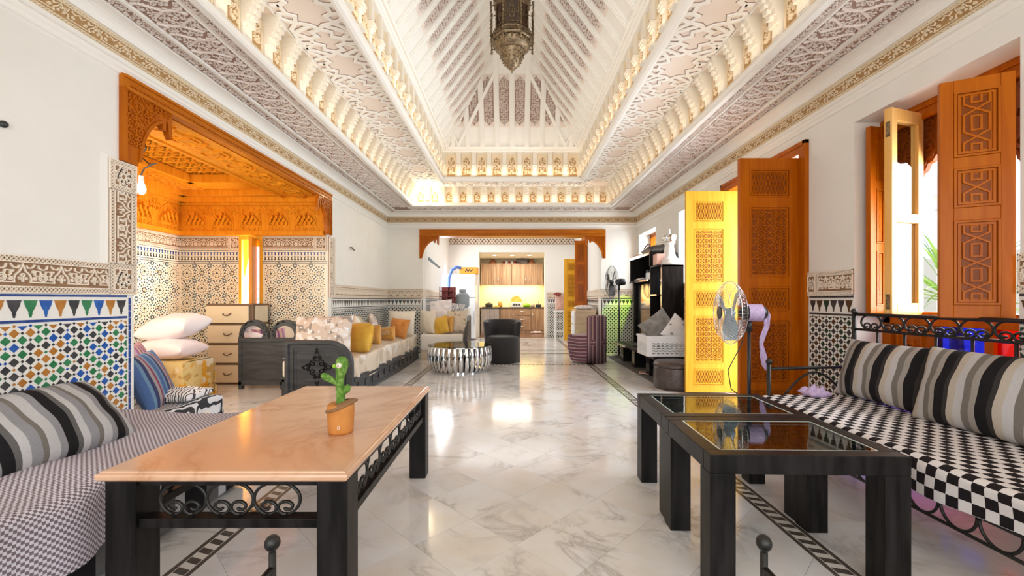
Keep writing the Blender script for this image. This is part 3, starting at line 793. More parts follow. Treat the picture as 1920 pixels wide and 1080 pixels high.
ring('soffit_ridge', ridge(.215, .250, 2.91, 2.893), 'white')
ring('soffit_ridge', ridge(.552, .572, 2.91, 2.896), 'white')
ring('soffit_ridge', ridge(.575, .585, 2.91, 2.898), 'rose')
ring('tier_edge', [(.655, 2.91), (.655, 2.886), (.70, 2.886), (.715, 2.90), (.715, 2.94), (.69, 2.95)], 'white')
ring('riser', [(.69, 2.94), (.69, 3.25)], 'cream')
ring('tier_soffit', [(.66, 3.245), (1.33, 3.245)], 'rose')
ring('tier_edge', [(1.315, 3.245), (1.315, 3.19), (1.32, 3.172), (1.345, 3.167), (1.372, 3.175), (1.38, 3.20), (1.38, 3.245), (1.36, 3.25)], 'white')
ring('riser', [(1.36, 3.24), (1.36, 3.70)], 'cream')
ring('vault_moulding', [(1.36, 3.668), (1.40, 3.668), (1.418, 3.690), (1.418, 3.715), (1.432, 3.735)], 'white')
# carving on the frieze and the soffit: frames with (along, inward) coordinates
def side_frames(o, z, up):
    """up=True: vertical band facing the room; False: soffit facing down. Yields frame, length range"""
    if up:
        return [(Fr((-HW+o, 0, z), Y, Z, X), YB+1.6, YF-o), (Fr((0, YF-o, z), X, Z, (0, -1, 0)), -HW+o, HW-o), (Fr((HW-o, 0, z), Y, Z, (-1, 0, 0)), YB+1.6, YF-o)]
    return [(Fr((-HW+o, 0, z), Y, X, (0, 0, -1)), YB+1.6, YF-o), (Fr((0, YF-o, z), X, (0, -1, 0), (0, 0, -1)), -HW+o, HW-o), (Fr((HW-o, 0, z), Y, (-1, 0, 0), (0, 0, -1)), YB+1.6, YF-o)]
def frieze_cell(p, h):
    o = [[(0, .2*h), (.32*p, .2*h), (.30*p, .42*h), (.40*p, .58*h), (.5*p, .86*h), (.60*p, .58*h), (.70*p, .42*h), (.68*p, .2*h), (p, .2*h)]]
    o.append([(0, .86*h), (.1*p, .70*h), (.2*p, .86*h)]); o.append([(p, .86*h), (.9*p, .70*h), (.8*p, .86*h)])
    for s in (0, 1):
        f = lambda u: p-u if s else u
        o.append(spiral(f(.18*p), .44*h, .12*h, 1.2, 0, 1-2*s, 8)); o.append([(f(.28*p), .86*h), (f(.32*p), .68*h), (f(.42*p), .80*h)])
        o.append(spiral(f(.43*p), .38*h, .08*h, 1.1, 2, 2*s-1, 7))
    o.append(circ(.5*p, .62*h, .06*h, 6))
    return o
fz = MB()
for fr, a, b in side_frames(.004, 2.692, True):
    h = .13; n, q, us = cells(a, b, .20)
    rep(fz, ribbon([[(x, y+.02) for x, y in P] for P in frieze_cell(q, h-.04)], .0052, .008, 0, 1.2), fr, us)
    for v0, v1 in ((.003, .021), (.109, .127)):
        V, F = ribbon(lattice(a, b, v0, v1, .02), .0042, .007, 0, 1.3); fz.add(fr(V), F)
    for v in (.002, .0225, .1075, .1275): fz.fbox(fr, a, b, v-.002, v+.002, 0, .009)
fz.build('frieze_carving', 'gold_top', ceiling)
sf = MB()
def y_cell(p, h):
    """net of Y shapes with leaf curls between"""
    o = []
    for k in range(2):
        u = .25*p + k*.5*p; s = 1 if k else -1
        o.append([(u, .5*h + s*.02*h), (u-.22*p, .5*h + s*.36*h)]); o.append([(u, .5*h), (u+.22*p, .5*h + s*.36*h)]); o.append([(u, .5*h), (u, .5*h - s*.30*h)])
        o.append([(u-.22*p, .5*h+s*.36*h), (u-.22*p, .5*h+s*.5*h)])
        o.append([(u, .5*h-s*.30*h), (u+.1*p, .5*h-s*.48*h)]); o.append([(u, .5*h-s*.30*h), (u-.1*p, .5*h-s*.48*h)])
    return o
for fi, (fr, a, b) in enumerate(side_frames(0.0, 2.910, False)):
    fr0 = fr
    def strip(v0, v1, s, p, seed, curl_w=.0045, ycell=True):
        n, q, us = cells(a + (v1 if fi == 1 else 0), b - v1*(1 if fi != 1 else 1), p)
        c = curls(0, q, v0, v1, s, seed=seed, turns=1.05)
        rep(sf, ribbon(c, curl_w, .007, 0, 1.35), fr, us)
        if ycell: rep(sf, ribbon([[(x, y+v0) for x, y in P] for P in y_cell(q, v1-v0)], .011, .012, 0, 1.25), fr, us)
    strip(.262, .545, .044, .30, 1)
    strip(.135, .212, .038, .30, 2, ycell=False)
    strip(.590, .650, .030, .30, 3, curl_w=.005, ycell=False)
sf.build('soffit_carving', 'ce_top', ceiling)

# strapwork on the flat between the tiers
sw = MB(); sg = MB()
def strap_cell(p, h):
    o = []
    big = star_out(0, 0, .36*h, .27*h, 4, 1.45, PI/4*0)
    B = [(-.30*p*.98, 0), (-.235*p, .10*h), (-.20*p, .30*h), (-.10*p, .23*h), (-.06*p, .34*h), (.06*p, .34*h), (.10*p, .23*h), (.20*p, .30*h), (.235*p, .10*h), (.30*p, 0)]
    o.append(B); o.append([(u, -v) for u, v in B])
    S_ = [(.30*p, 0), (.345*p, .16*h), (.42*p, .12*h), (.46*p, .26*h), (.54*p, .26*h), (.58*p, .12*h), (.655*p, .16*h), (.70*p, 0)]
    o.append(S_); o.append([(u, -v) for u, v in S_])
    for s in (1, -1):
        o.append([(.235*p, s*.10*h), (.36*p, s*.44*h), (.30*p, s*.44*h), (.20*p, s*.30*h), (.14*p, s*.46*h)])
        o.append([(.765*p, s*.10*h), (.64*p, s*.44*h), (.70*p, s*.44*h), (.80*p, s*.30*h), (.86*p, s*.46*h)])
        o.append([(.36*p, s*.44*h), (.46*p, s*.26*h)]); o.append([(.64*p, s*.44*h), (.54*p, s*.26*h)])
        o.append([(.06*p, s*.34*h), (.06*p, s*.46*h)]); o.append([(-.06*p+p, s*.34*h), (-.06*p+p, s*.46*h)])
        o.append([(.46*p, s*.26*h), (.46*p, s*.46*h)]); o.append([(.54*p, s*.26*h), (.54*p, s*.46*h)])
        o.append([(.06*p, s*.46*h), (.14*p, s*.46*h)]); o.append([(.36*p, s*.44*h), (.46*p, s*.46*h), (.54*p, s*.46*h), (.64*p, s*.44*h)])
    return o
for fi, (fr, a, b) in enumerate(side_frames(1.06, 3.245, False)):
    n, q, us = cells(a, b, .765)
    rep(sw, ribbon(strap_cell(q, .50), .030, .009, .003, 1.05), fr, us)
    rep(sg, ribbon(strap_cell(q, .50), .041, .0025, 0, 1.05), fr, us)  # low brown ribbons painting the shadow lines along the straps
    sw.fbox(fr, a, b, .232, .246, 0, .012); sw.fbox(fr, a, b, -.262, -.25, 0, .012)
sw.build('strapwork', 'white', ceiling); sg.build('strapwork_shadow', 'ce_base', ceiling)

# niche units: carved panel + stepped corbel, every one an object
def arch_pts(w, v0, v1, n=7):
    L = [(-w/2, v0), (-w/2, v0+(v1-v0)*.45)] + [(-w/2*math.cos(t), v0+(v1-v0)*(.45+.55*math.sin(t)**1.0*(.82+.18*t/(PI/2)))) for t in np.linspace(.25, PI/2, n)]
    return L + [(-u, v) for u, v in reversed(L[:-1])]
def niche_meshes(pw, v0, v1, base, top, lobes, seed):
    fr = Fr((0, 0, 0), X, Z, (0, -1, 0))
    m = MB()
    m.fbox(fr, -pw/2, pw/2, v0, v1, 0, .006, 0)
    A = arch_pts(pw*.80, v0+.012, v0+(v1-v0)*(.86))
    if lobes:
        h = v1-v0
        A = [(-.42*pw, v0+.01), (-.46*pw, v0+.12*h), (-.40*pw, v0+.32*h), (-.30*pw, v0+.46*h), (-.27*pw, v0+.52*h), (-.34*pw, v0+.60*h), (-.33*pw, v0+.70*h), (-.22*pw, v0+.80*h), (0, v0+.87*h)]
        A = A + [(-u, v) for u, v in reversed(A[:-1])]
    m.prism(fr, A, .004, .009, 1)
    ok = lambda u, v: (v0+.03 < v < v1*.97+v0*.03) and abs(u) < np.interp(v, [q[1] for q in A[:len(A)//2+1]], [-q[0] for q in A[:len(A)//2+1]])*.86
    L = [A + [A[0]]] + curls(-pw/2, pw/2, v0, v1, .042, ok, seed, 1.1)
    L += [circ(0, v0+(v1-v0)*.25, pw*.09, 6), circ(0, v0+(v1-v0)*.55, pw*.08, 6)]
    V, F = ribbon(L, .0075, .008, .009, 1.3); m.add(fr(V), F, 2)
    V, F = ribbon([[(-pw/2+.006, v0), (-pw/2+.006, v1-.006), (pw/2-.006, v1-.006), (pw/2-.006, v0)]], .008, .008, .006, 1.2); m.add(fr(V), F, 2)
    return m
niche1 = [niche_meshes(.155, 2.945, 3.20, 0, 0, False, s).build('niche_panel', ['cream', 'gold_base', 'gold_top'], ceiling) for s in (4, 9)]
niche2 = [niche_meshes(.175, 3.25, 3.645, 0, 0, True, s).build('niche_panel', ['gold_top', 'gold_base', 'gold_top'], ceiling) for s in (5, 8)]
def corbel1():
    m = MB()
    w = .100
    m.box(-w/2, w/2, -.030, .0, 2.94, 3.245)
    m.box(-w/2-.004, w/2+.004, -.055, .0, 3.03, 3.245)
    for i, (p, z0) in enumerate(((.075, 3.085), (.095, 3.125), (.115, 3.165), (.130, 3.200))):
        m.box(-w/2-.004*(i+1)*.6, w/2+.004*(i+1)*.6, -p, 0, z0, 3.245)
        m.prism(Fr((0, -p-.001, 0), X, Z, (0, -1, 0)), [(-.012, z0-.018), (.012, z0-.018), (.018, z0+.01), (-.018, z0+.01)], -.02, .010)
    m.prism(Fr((0, 0, 0), X, Z, (0, -1, 0)), arch_pts(.05, 2.955, 3.03), .030, .036)
    return m.build('corbel', 'cream', ceiling)
def corbel2():
    m = MB(); w = .075
    m.box(-w/2, w/2, -.042, 0, 3.46, 3.67); m.box(-w/2+.008, w/2-.008, -.022, 0, 3.24, 3.46)
    m.box(-w/2-.008, w/2+.008, -.060, 0, 3.43, 3.452); m.box(-w/2-.004, w/2+.004, -.052, 0, 3.405, 3.43); m.box(-w/2, w/2, -.042, 0, 3.382, 3.405)
    m.box(-.118, .118, -.014, 0, 3.42, 3.445)
    m.box(-w/2-.006, w/2+.006, -.050, 0, 3.24, 3.262)
    return m.build('corbel', 'cream', ceiling)
c1, c2 = corbel1(), corbel2()
def tier(o, pitch, niches, corbel):
    first = {id(n): True for n in niches + [corbel]}
    def put(src, nm, loc, rz):
        if first[id(src)]:
            first[id(src)] = False; src.location = loc; src.rotation_euler = (0, 0, rz)
        else: inst(src, nm, ceiling, loc, rz)
    k = 0
    yF = YF-o; xL = -HW+o
    n, q, ys = cells(.6, yF-.04, pitch)
    for side in (-1, 1):
        for y in ys:
            put(niches[k % 2], 'niche_panel', (side*-xL, y+q*.5, 0), PI/2 if side < 0 else -PI/2); k += 1
            put(corbel, 'corbel', (side*-xL, y+q, 0), PI/2 if side < 0 else -PI/2)
    n, q, xs = cells(xL+.03, -xL-.03, pitch)
    for i, x in enumerate(xs):
        put(niches[k % 2], 'niche_panel', (x+q*.5, yF, 0), 0); k += 1
        if i: put(corbel, 'corbel', (x, yF, 0), 0)
tier(.69, .263, niche1, c1)
tier(1.36, .254, niche2, c2)

# vault
VB = 1.148; VT = .25; Z0 = 3.735; Z1 = 4.93; YV = YF-1.432; YT = YV-.90
vm = MB()
vm.add([(-VB, YB, Z0), (-VB, YV, Z0), (-VT, YT, Z1), (-VT, YB, Z1)], [(0, 1, 2, 3)])
vm.add([(VB, YB, Z0), (VB, YV, Z0), (VT, YT, Z1), (VT, YB, Z1)], [(0, 1, 2, 3)])
vm.add([(-VB, YV, Z0), (VB, YV, Z0), (VT, YT, Z1), (-VT, YT, Z1)], [(0, 1, 2, 3)])
vm.add([(-VT, YB, Z1), (-VT, YT, Z1), (VT, YT, Z1), (VT, YB, Z1)], [(0, 1, 2, 3)])
vm.build('vault', 'white', ceiling)
rise = np.array([VB-VT, 0, Z1-Z0]); SL = float(np.linalg.norm(rise)); rise /= SL
def slope_fr(side): return Fr((side*VB, 0, Z0), Y, (-side*rise[0], 0, rise[2]), (-side*rise[2], 0, -rise[0]))
ris2 = np.array([0, -.90, Z1-Z0]); SL2 = float(np.linalg.norm(ris2)); ris2 /= SL2
hip_fr = Fr((0, YV, Z0), X, tuple(ris2), (0, ris2[2]*-1, ris2[1]*1.0))
ribm = MB().fbox(Fr((0, 0, 0), X, Y, Z), -.036, .036, .03, 1, 0, .030)
ribm.fbox(Fr((0, 0, 0), X, Y, Z), -.024, .024, .03, 1, .03, .040)
def rib_obj(fr, u, L):
    m = MB(); m.fbox(fr, u-.040, u+.040, .03, L, 0, .026); m.fbox(fr, u-.026, u+.026, .03, L, .026, .038); m.fbox(fr, u-.006, u+.006, .03, L, .038, .044)
    return m.build('rib', 'white', ceiling)
CW = .19
def cart(L0, L1, w=CW):
    a = [(-w/2, L0), (-w/2, L1), (w/2, L1), (w/2, L0)]
    t = .13
    o = [(0, L0+.02), (w*.16, L0+.06), (w*.39, L0+.09), (w*.44, L0+t), (w*.44, L1-t), (w*.39, L1-.09), (w*.16, L1-.06), (0, L1-.02)]
    o += [(-u, v) for u, v in reversed(o[1:-1])]
    return a, o
def panel_mesh(u, fr, L0, L1, ok, seed):
    a, o = cart(L0, L1)
    P = [(p[0]+u, p[1]) for p in a]; Q = [(p[0]+u, p[1]) for p in o]
    for k in ok: P = clip_poly(P, *k) if len(P) > 2 else P; Q = clip_poly(Q, *k) if len(Q) > 2 else Q
    if len(P) < 3: return None
    m = MB(); m.prism(fr, P, 0, .005, 0)
    if len(Q) > 2:
        m.prism(fr, Q, .003, .0075, 1)
        inside = lambda x, y: all(k[0]*x+k[1]*y < k[2]-.012 for k in ok) and abs(x-u) < CW*.40 and L0+.05 < y < L1-.05
        L = curls(u-CW/2, u+CW/2, L0, L1, .034, inside, seed, 1.1)
        m.add(*[(fr(q) if i == 0 else q) for i, q in enumerate(ribbon(L, .0055, .007, .0075, 1.3))], 2) if L else None
        V, F = ribbon([Q + [Q[0]]], .007, .008, .005, 1.2); m.add(fr(V), F, 2)
    return m.build('vault_panel', ['rose', 'ce_base', 'ce_top'], ceiling)
nr, qr, yr = cells(.9, YV, .27)
hipk = lambda s: (1, .90/SL, YV-.03)         # keep Y below the hip edge on the side slopes
for side in (-1, 1):
    fr = slope_fr(side)
    proto = None
    for i, y in enumerate(yr):
        Lm = min(SL, (YV-y)/.90*SL)
        rib_obj(fr, y, Lm)
        yc = y + qr/2
        if (YV - yc - .1)/.90*SL > SL:
            if proto is None: proto = panel_mesh(yc, fr, .32, 1.22, (), 5 + (side > 0)); y00 = yc
            else: inst(proto, 'vault_panel', ceiling, (0, yc-y00, 0))
        else: panel_mesh(yc, fr, .32, 1.22, [hipk(side)], 5)
    MB().fbox(fr, YB, YV, .002, .030, 0, .03).build('vault_fillet', 'white', ceiling)
hk_ = [(1, (VB-VT)/SL2, VB-.03), (-1, (VB-VT)/SL2, VB-.03)]
for i in range(-4, 5):
    u = i*.2525
    L = SL2 if abs(u) <= VT else (VB-abs(u))/(VB-VT)*SL2
    if L > .12: rib_obj(hip_fr, u, L)
for i in range(-4, 4):
    u = (i+.5)*.2525; panel_mesh(u, hip_fr, .34, 1.14, hk_, 11+i)
MB().fbox(hip_fr, -VB+.02, VB-.02, .002, .030, 0, .03).build('vault_fillet', 'white', ceiling)
for s in (-1, 1):
    V, F = ribbon([[(s*.92, .04), (s*.252, 1.18)]], .05, .040, 0, 1.1); m = MB(); m.add(hip_fr(V), F)
    V, F = ribbon([[(s*.92, .04), (s*.99, .25)]], .03, .034, 0, 1.1); m.add(hip_fr(V), F)
    m.build('brace_rib', 'white', ceiling)
    m = MB(); m.tube([(s*(VB-.01), YV-.01, Z0+.01), (s*VT, YT, Z1-.005)], .03, 6); m.build('hip_rib', 'white', ceiling)

# ------------------------------------------------------------------ brass lantern
LY = 4.4; ks = LY/800
lan = thing('lantern', 'large pierced brass octagonal lantern hanging from the vault', 'lantern', (0, LY, 1.1+563*ks))
def zz(py): return 1.1+(563-py)*ks
def pr(L): return [(r*ks*1.06, zz(y)) for y, r in L]
c = (0, LY, 0); R8 = PI/8
m = MB()
m.lathe(pr([(60, 29), (62, 31), (66, 33), (68, 32), (72, 37), (78, 38), (80, 37), (82, 35)]), 8, c, rot=R8)
m.lathe(pr([(-2, 36), (3, 36), (5, 33), (8, 33), (10, 35), (14, 31), (17, 30), (18, 29)]), 8, c, rot=R8)
for k in range(8):
    a = R8 + k*PI/4; x, y = 29.5*ks*1.06*math.cos(a), 29.5*ks*1.06*math.sin(a)
    m.tube([(x, LY+y, zz(17)), (x, LY+y, zz(61))], .011, 6)
    a2 = k*PI/4
    for py, rr in ((74, 38.6), (62, 31.5)):
        d = Fr((rr*ks*.985*math.cos(a2), LY+rr*ks*.985*math.sin(a2), 0), (-math.sin(a2), math.cos(a2), 0), Z, (math.cos(a2), math.sin(a2), 0))
        V, F = ribbon([[(-.05, zz(py)-.012), (.05, zz(py)-.012), (.05, zz(py)+.012), (-.05, zz(py)+.012), (-.05, zz(py)-.012)]], .006, .008); m.add(d(V), F)
m.build('frame', 'brass', lan)
for k in range(8):
    a2 = k*PI/4; rr = 28.2*ks*1.06*math.cos(PI/8)
    d = Fr((rr*math.cos(a2), LY+rr*math.sin(a2), 0), (-math.sin(a2), math.cos(a2), 0), Z, (math.cos(a2), math.sin(a2), 0))
    hw = 28*ks*1.06*math.sin(PI/8)
    p = MB().fbox(d, -hw, hw, zz(60), zz(18), -.004, 0).build('glass_pane', 'dark_glass', lan)
    h0, h1 = zz(57), zz(21); L = []
    for s in (-1, 0, 1):
        L.append([(s*hw*.55-hw*.42, h0+.03), (s*hw*.30+hw*.4, h1-.03)]); L.append([(s*hw*.55+hw*.42, h0+.03), (s*hw*.30-hw*.4, h1-.03)])
    L.append([(0, h0), (-hw*.75, (h0+h1)/2), (0, h1), (hw*.75, (h0+h1)/2), (0, h0)])
    L = clip_keep([densify(P, .01) for P in L], lambda u, v: abs(u) < hw*.75*(1-abs(v-(h0+h1)/2)/((h1-h0)/2))+.004)
    V, F = ribbon(L, .006, .007); MB().add(d(V), F).build('pane_lattice', 'brass', p)
m = MB().lathe(pr([(82, 34), (85, 33), (92, 30), (95, 26), (97, 24.5)]), 24, c)
for k in range(24):
    a = k*PI/12; rr = 31.5*ks*1.06
    m.ball((rr*math.cos(a), LY+rr*math.sin(a), zz(87)), .014, 5)
m.build('lower_bowl', 'brass', lan, smooth=True)
m = MB().lathe(pr([(96, 22), (98, 23.5), (100, 22), (110, 19), (118, 15), (124, 11), (129, 6.5), (131, 3), (132, 2), (134, 2), (138, .4)]), 24, c)
for py, rr, n, b in ((107, 20, 16, .011), (114, 17.3, 14, .010), (121, 13, 10, .009)):
    for k in range(n):
        a = k*2*PI/n + py; m.ball((rr*ks*1.06*math.cos(a), LY+rr*ks*1.06*math.sin(a), zz(py)), b, 4)
m.build('bottom_dome', 'brass', lan, smooth=True)
for k in range(8):
    a = R8 + k*PI/4; x, y = 40.5*ks*math.cos(a)*1.04, 40.5*ks*math.sin(a)*1.04
    n = 40; pts = [(x + .003*math.cos(i*1.6), LY+y+.003*math.sin(i*1.6), zz(16)+(zz(90)-zz(16))*i/n) for i in range(n+1)]
    m = MB().tube(pts, .009, 5); m.ball((x, LY+y, zz(16)), .013, 5); m.ball((x, LY+y, zz(91)), .013, 5)
    for py in (20, 84):
        m.tube([(x, LY+y, zz(py)), (x*.80, LY+y*.0+(y)*.80, zz(py))], .006, 4)
    m.build('twisted_rod', 'brass', lan)
m = MB().lathe(pr([(-2, 36), (-8, 34), (-14, 24), (-24, 22), (-30, 14), (-44, 10), (-52, 6), (-60, 3)]), 8, c, rot=R8)
m.build('crown', 'brass', lan)
m = MB()
z = zz(-58); i = 0
while z < Z1-.03:
    q = circ(0, 0, .016, 8); m.tube([((u if i % 2 else 0), LY+(0 if i % 2 else u), z+.02+v*1.4) for u, v in q[:-1]], .004, 5, True); z += .036; i += 1
m.lathe([(.06, Z1-.03), (.05, Z1-.005), (.0001, Z1-.005)], 12, c)
m.build('chain', 'brass', lan)
# bare lamp glowing on the lower ledge of the far left corner
wlmp = thing('corner_lamp', 'glowing bare lamp on the ceiling ledge in the far left corner', 'lamp', (-1.58, 8.02, 2.95))
MB().lathe([(.03, 2.945), (.03, 2.965), (.018, 2.97), (.018, 2.99)], 12, (-1.58, 7.98, 0)).build('socket', 'brass', wlmp)
MB().ball((-1.58, 7.98, 3.025), .035, 8).build('bulb', 'lampglow', wlmp, smooth=True)
point('corner_lamp_light', (-1.58, 7.90, 3.02), 6, (1, .82, .52), .03)
# ------------------------------------------------------------------ alcove
al = MB()
al.box(AX-.2, AX, 2.7, AY+.3, 0, 2.9)
# far wall with a tall narrow window between X -3.83 and -3.50
for x0, x1, z0, z1 in ((AX, -3.83, 0, 2.9), (-3.50, -2.95, 0, 2.9), (-3.83, -3.50, 2.0, 2.9), (-3.83, -3.50, 0, .75)): al.box(x0, x1, AY, AY+.3, z0, z1)
al.box(AX, -2.95, 2.7, 2.90, 0, 2.9)
wall_alcove = struct(al.build('wall_alcove', 'white'))
def rosettes(fr, par, u0, u1, s=.238, zlo=.1, mirror=False):
    """star-and-rosette zellige: bed plus small glazed pieces"""
    MB().fbox(fr, u0, u1, zlo, 1.805, 0, .006).build('tile_bed', 'cream_tile', par)
    mats = ['t_black', 't_teal', 't_tan', 't_dkbrown', 't_navy', 'white']; st = MB(); W0, W1 = .005, .008
    def pc(P, c): st.prism(fr, P, W0, W1, mi=c, bottom=False)
    def petal(cu, cv, r0, r1, a, hw, c):
        ca, sa = math.cos(a), math.sin(a); rm = (r0+r1)/2
        P = [(r0, 0), (rm, -hw), (r1, 0), (rm, hw)]
        P = [(cu+x*ca-y*sa, cv+x*sa+y*ca) for x, y in P]
        if all(u0+.012 < p[0] < u1-.012 for p in P): pc(P, c)
    for v0, v1 in ((1.797, 1.803), (1.637, 1.646), (1.610, 1.618)):
        n, q, us = cells(u0, u1, .03)
        for u in us: pc([(u+.001, v0), (u+q-.001, v0), (u+q-.001, v1), (u+.001, v1)], 0)
    for v1, d in ((1.775, 1), (1.665, -1)):
        n, q, us = cells(u0+.012, u1-.012, .046)
        for u in us: pc([(u+q*.5+x*q*.7, v1+y*d*.046) for x, y in ((-.5, 0), (.5, 0), (.44, -.25), (.18, -.5), (.30, -.75), (.25, -1), (-.25, -1), (-.30, -.75), (-.18, -.5), (-.44, -.25))][::d], 4 if d > 0 else 0)
    n, q, us = cells(u0+.012, u1-.012, .023)
    for u in us: pc(dia(u+q/2, 1.7175, .005), 0)
    nu = max(1, round((u1-u0)/s)); q = (u1-u0)/nu; nv = int((1.595-zlo)/q)
    for i in range(nu+1):
        for j in range(nv+1):
            cu, cv = u0 + (i+.5)*q, 1.585 - (j+.5)*q
            if i < nu and cv > zlo + q*.4:
                big = (i+j) % 2 == 0
                if big:
                    pc([(cu+.016*math.cos(k*PI/4), cv+.016*math.sin(k*PI/4)) for k in range(8)], 0)
                    for k in range(8): petal(cu, cv, .021, .044, k*PI/4, .0075, 2)
                    for k in range(16): petal(cu, cv, .048, .070, k*PI/8, .0085, (0, 3)[k % 2])
                    for k in range(16): petal(cu, cv, .078, .098, (k+.5)*PI/8, .0095, 2)
                    for k in range(16): petal(cu, cv, .092, .118, k*PI/8, .010, (0, 1, 0, 3)[k % 4])
                else:
                    pc([(cu+.010*math.cos(k*PI/4), cv+.010*math.sin(k*PI/4)) for k in range(8)], 2)
                    for k in range(8): petal(cu, cv, .014, .046, k*PI/4+.2, .011, 3 if k % 2 else 0)
                    for k in range(12): petal(cu, cv, .050, .076, (k+.5)*PI/6, .0125, (0, 1, 2)[k % 3])
                    for k in range(16): petal(cu, cv, .082, .110, k*PI/8, .0125, (0, 3, 0, 1)[k % 4])
            for (cx, cy) in ((u0+i*q, 1.585-j*q),):
                for k in range(8): petal(cx, cy, .010, .038, k*PI/4+PI/8, .0095, 0 if k % 2 else 1)
                for k in range(4): petal(cx, cy, .042, .064, k*PI/2, .011, 0)
    k = st.build('zellige_piece', mats, par); k['kind'] = 'stuff'
rosettes(FA, wall_alcove, 2.95, AY)
rosettes(FB, wall_alcove, AX, -3.83)
rosettes(FB, wall_alcove, -3.50, -2.60)
stucco_band(FA, wall_alcove, 2.95, AY, 1.805, 2.005, pitch=.22)
stucco_band(FB, wall_alcove, AX, -3.98, 1.805, 2.005, pitch=.22); rosette_sq(FB, wall_alcove, -3.98, -3.80, 1.805, 2.005)
stucco_band(FB, wall_alcove, -3.53, -2.78, 1.805, 2.005, pitch=.22); rosette_sq(FB, wall_alcove, -2.78, -2.59, 1.805, 2.005)
# carved wooden frieze with small hanging arches
wal = root('trim_1')
def wood_frieze(fr, u0, u1):
    m = MB().fbox(fr, u0, u1, 2.0, 2.62, 0, .05)
    m.fbox(fr, u0, u1, 2.005, 2.06, .05, .075); m.fbox(fr, u0, u1, 2.42, 2.45, .05, .085); m.fbox(fr, u0, u1, 2.45, 2.52, .05, .15); m.fbox(fr, u0, u1, 2.52, 2.62, .05, .22)
    m.build('frieze_board', 'cedar_g', wal)
    k = MB(); n, q, us = cells(u0+.06, u1-.06, .40)
    cell = [[(0, 2.08), (.12*q, 2.08), (.12*q, 2.2), (.22*q, 2.32), (.5*q, 2.41), (.78*q, 2.32), (.88*q, 2.2), (.88*q, 2.08), (q, 2.08)]]
    cell += curls(.2*q, .8*q, 2.07, 2.19, .05, None, 3) + curls(0, q, 2.28, 2.42, .05, lambda u, v: abs(u/q-.5) > .36-(2.42-v)*1.2, 6)
    cell += [spiral(.5*q, 2.30, .05, 1.2), [(.02*q, 2.02), (.5*q, 2.045), (.98*q, 2.02)]]
    rep(k, ribbon(cell, .011, .010, .05, 1.3), fr, us)
    # muqarnas: little hanging brackets in stepped rows
    for u in us:
        for r_, (zc, pr_) in enumerate(((2.17, .030), (2.21, .045), (2.25, .060), (2.29, .045))):
            nn = (5, 4, 3, 1)[r_]
            for t in range(nn):
                cu = u + q*.5 + (t-(nn-1)/2)*q*.16
                k.prism(fr, [(cu-.018, zc), (cu-.008, zc-.028), (cu+.008, zc-.028), (cu+.018, zc), (cu+.012, zc+.022), (cu, zc+.034), (cu-.012, zc+.022)], .05, .05+pr_)
    k.build('frieze_carving', 'cedar_g', wal)
wood_frieze(FA, 2.95, AY); wood_frieze(FB, AX, -2.62)
cl = MB().box(AX, -2.60, 2.7, AY+.2, 2.72, 2.80)
cl.box(AX, -4.15, 2.9, AY, 2.60, 2.72); cl.box(-3.15, -2.60, 2.9, AY, 2.60, 2.72); cl.box(-4.15, -3.15, 5.50, AY, 2.60, 2.72); cl.box(-4.15, -3.15, 2.9, 3.35, 2.60, 2.72)
ceil_al = struct(cl.build('ceiling_alcove', 'cedar_g'))
k = MB(); fd = Fr((0, 0, 2.72), X, Y, (0, 0, -1)); fd2 = Fr((0, 0, 2.60), X, Y, (0, 0, -1))
L = []
for i in range(6):
    for j in range(12): L.append(star8(-4.07+i*.165+.0, 3.45+j*.18, .10, 3))
V, F = ribbon(L, .014, .010); k.add(fd(V), F)
L = []
for j in range(9):
    y = 3.0 + j*.34
    L += [[(-3.10, y), (-3.02, y+.05), (-2.90, y+.05), (-2.84, y), (-2.72, y), (-2.66, y+.06)], [(-3.10, y+.17), (-3.0, y+.22), (-2.92, y+.12), (-2.80, y+.22), (-2.70, y+.14)], [(-3.02, y+.05), (-3.02, y+.18)], [(-2.84, y), (-2.84, y+.18)], [(-2.95, y+.26), (-2.76, y+.30)]]
    L += curls(-3.0, -2.72, y+.02, y+.3, .07, None, j)
    L += curls(-4.6, -4.2, y, y+.34, .08, None, j+20)
V, F = ribbon(L, .013, .012); k.add(fd2(V), F)
for x in (-3.14, -2.64, -4.16): k.fbox(fd2, x-.012, x+.012, 2.95, AY, 0, .018)
for x0, x1, y0, y1 in ((-4.15, -4.08, 3.35, 5.5), (-3.22, -3.15, 3.35, 5.5), (-4.15, -3.15, 5.43, 5.5)): k.box(x0, x1, y0, y1, 2.60, 2.70)
k.build('ceiling_carving', 'cedar_g', ceil_al)
# window of the alcove: jamb boards, scalloped head, half-open shutter
w2 = root('window_4')
m = MB()
for x0, x1, z0, z1 in ((-3.83, -3.79, .75, 2.0), (-3.54, -3.50, .75, 2.0), (-3.79, -3.54, 1.95, 2.0), (-3.79, -3.54, .75, .80)): m.box(x0, x1, AY-.02, AY+.12, z0, z1)
fr = Fr((0, AY+.06, 0), X, Z, (0, -1, 0))
hd = [(-3.79, 1.95), (-3.79, 1.45)] + [(-3.79+.02+.11*t, 1.45+.36*math.sin(t*PI/2)+(.012 if i % 2 else 0)) for i, t in enumerate(np.linspace(0, 1, 9))] + [(-3.665, 1.86), (-3.54, 1.86), (-3.54, 1.95)]
m.prism(fr, hd, 0, .03)
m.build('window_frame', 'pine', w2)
MB().box(-3.79, -3.54, AY+.08, AY+.085, .80, 1.95).build('pane', 'glass', w2)
m = MB(); frs = Fr((-3.60, AY-.02, 0), (.30, -.954, 0), Z, (-.954, -.30, 0))
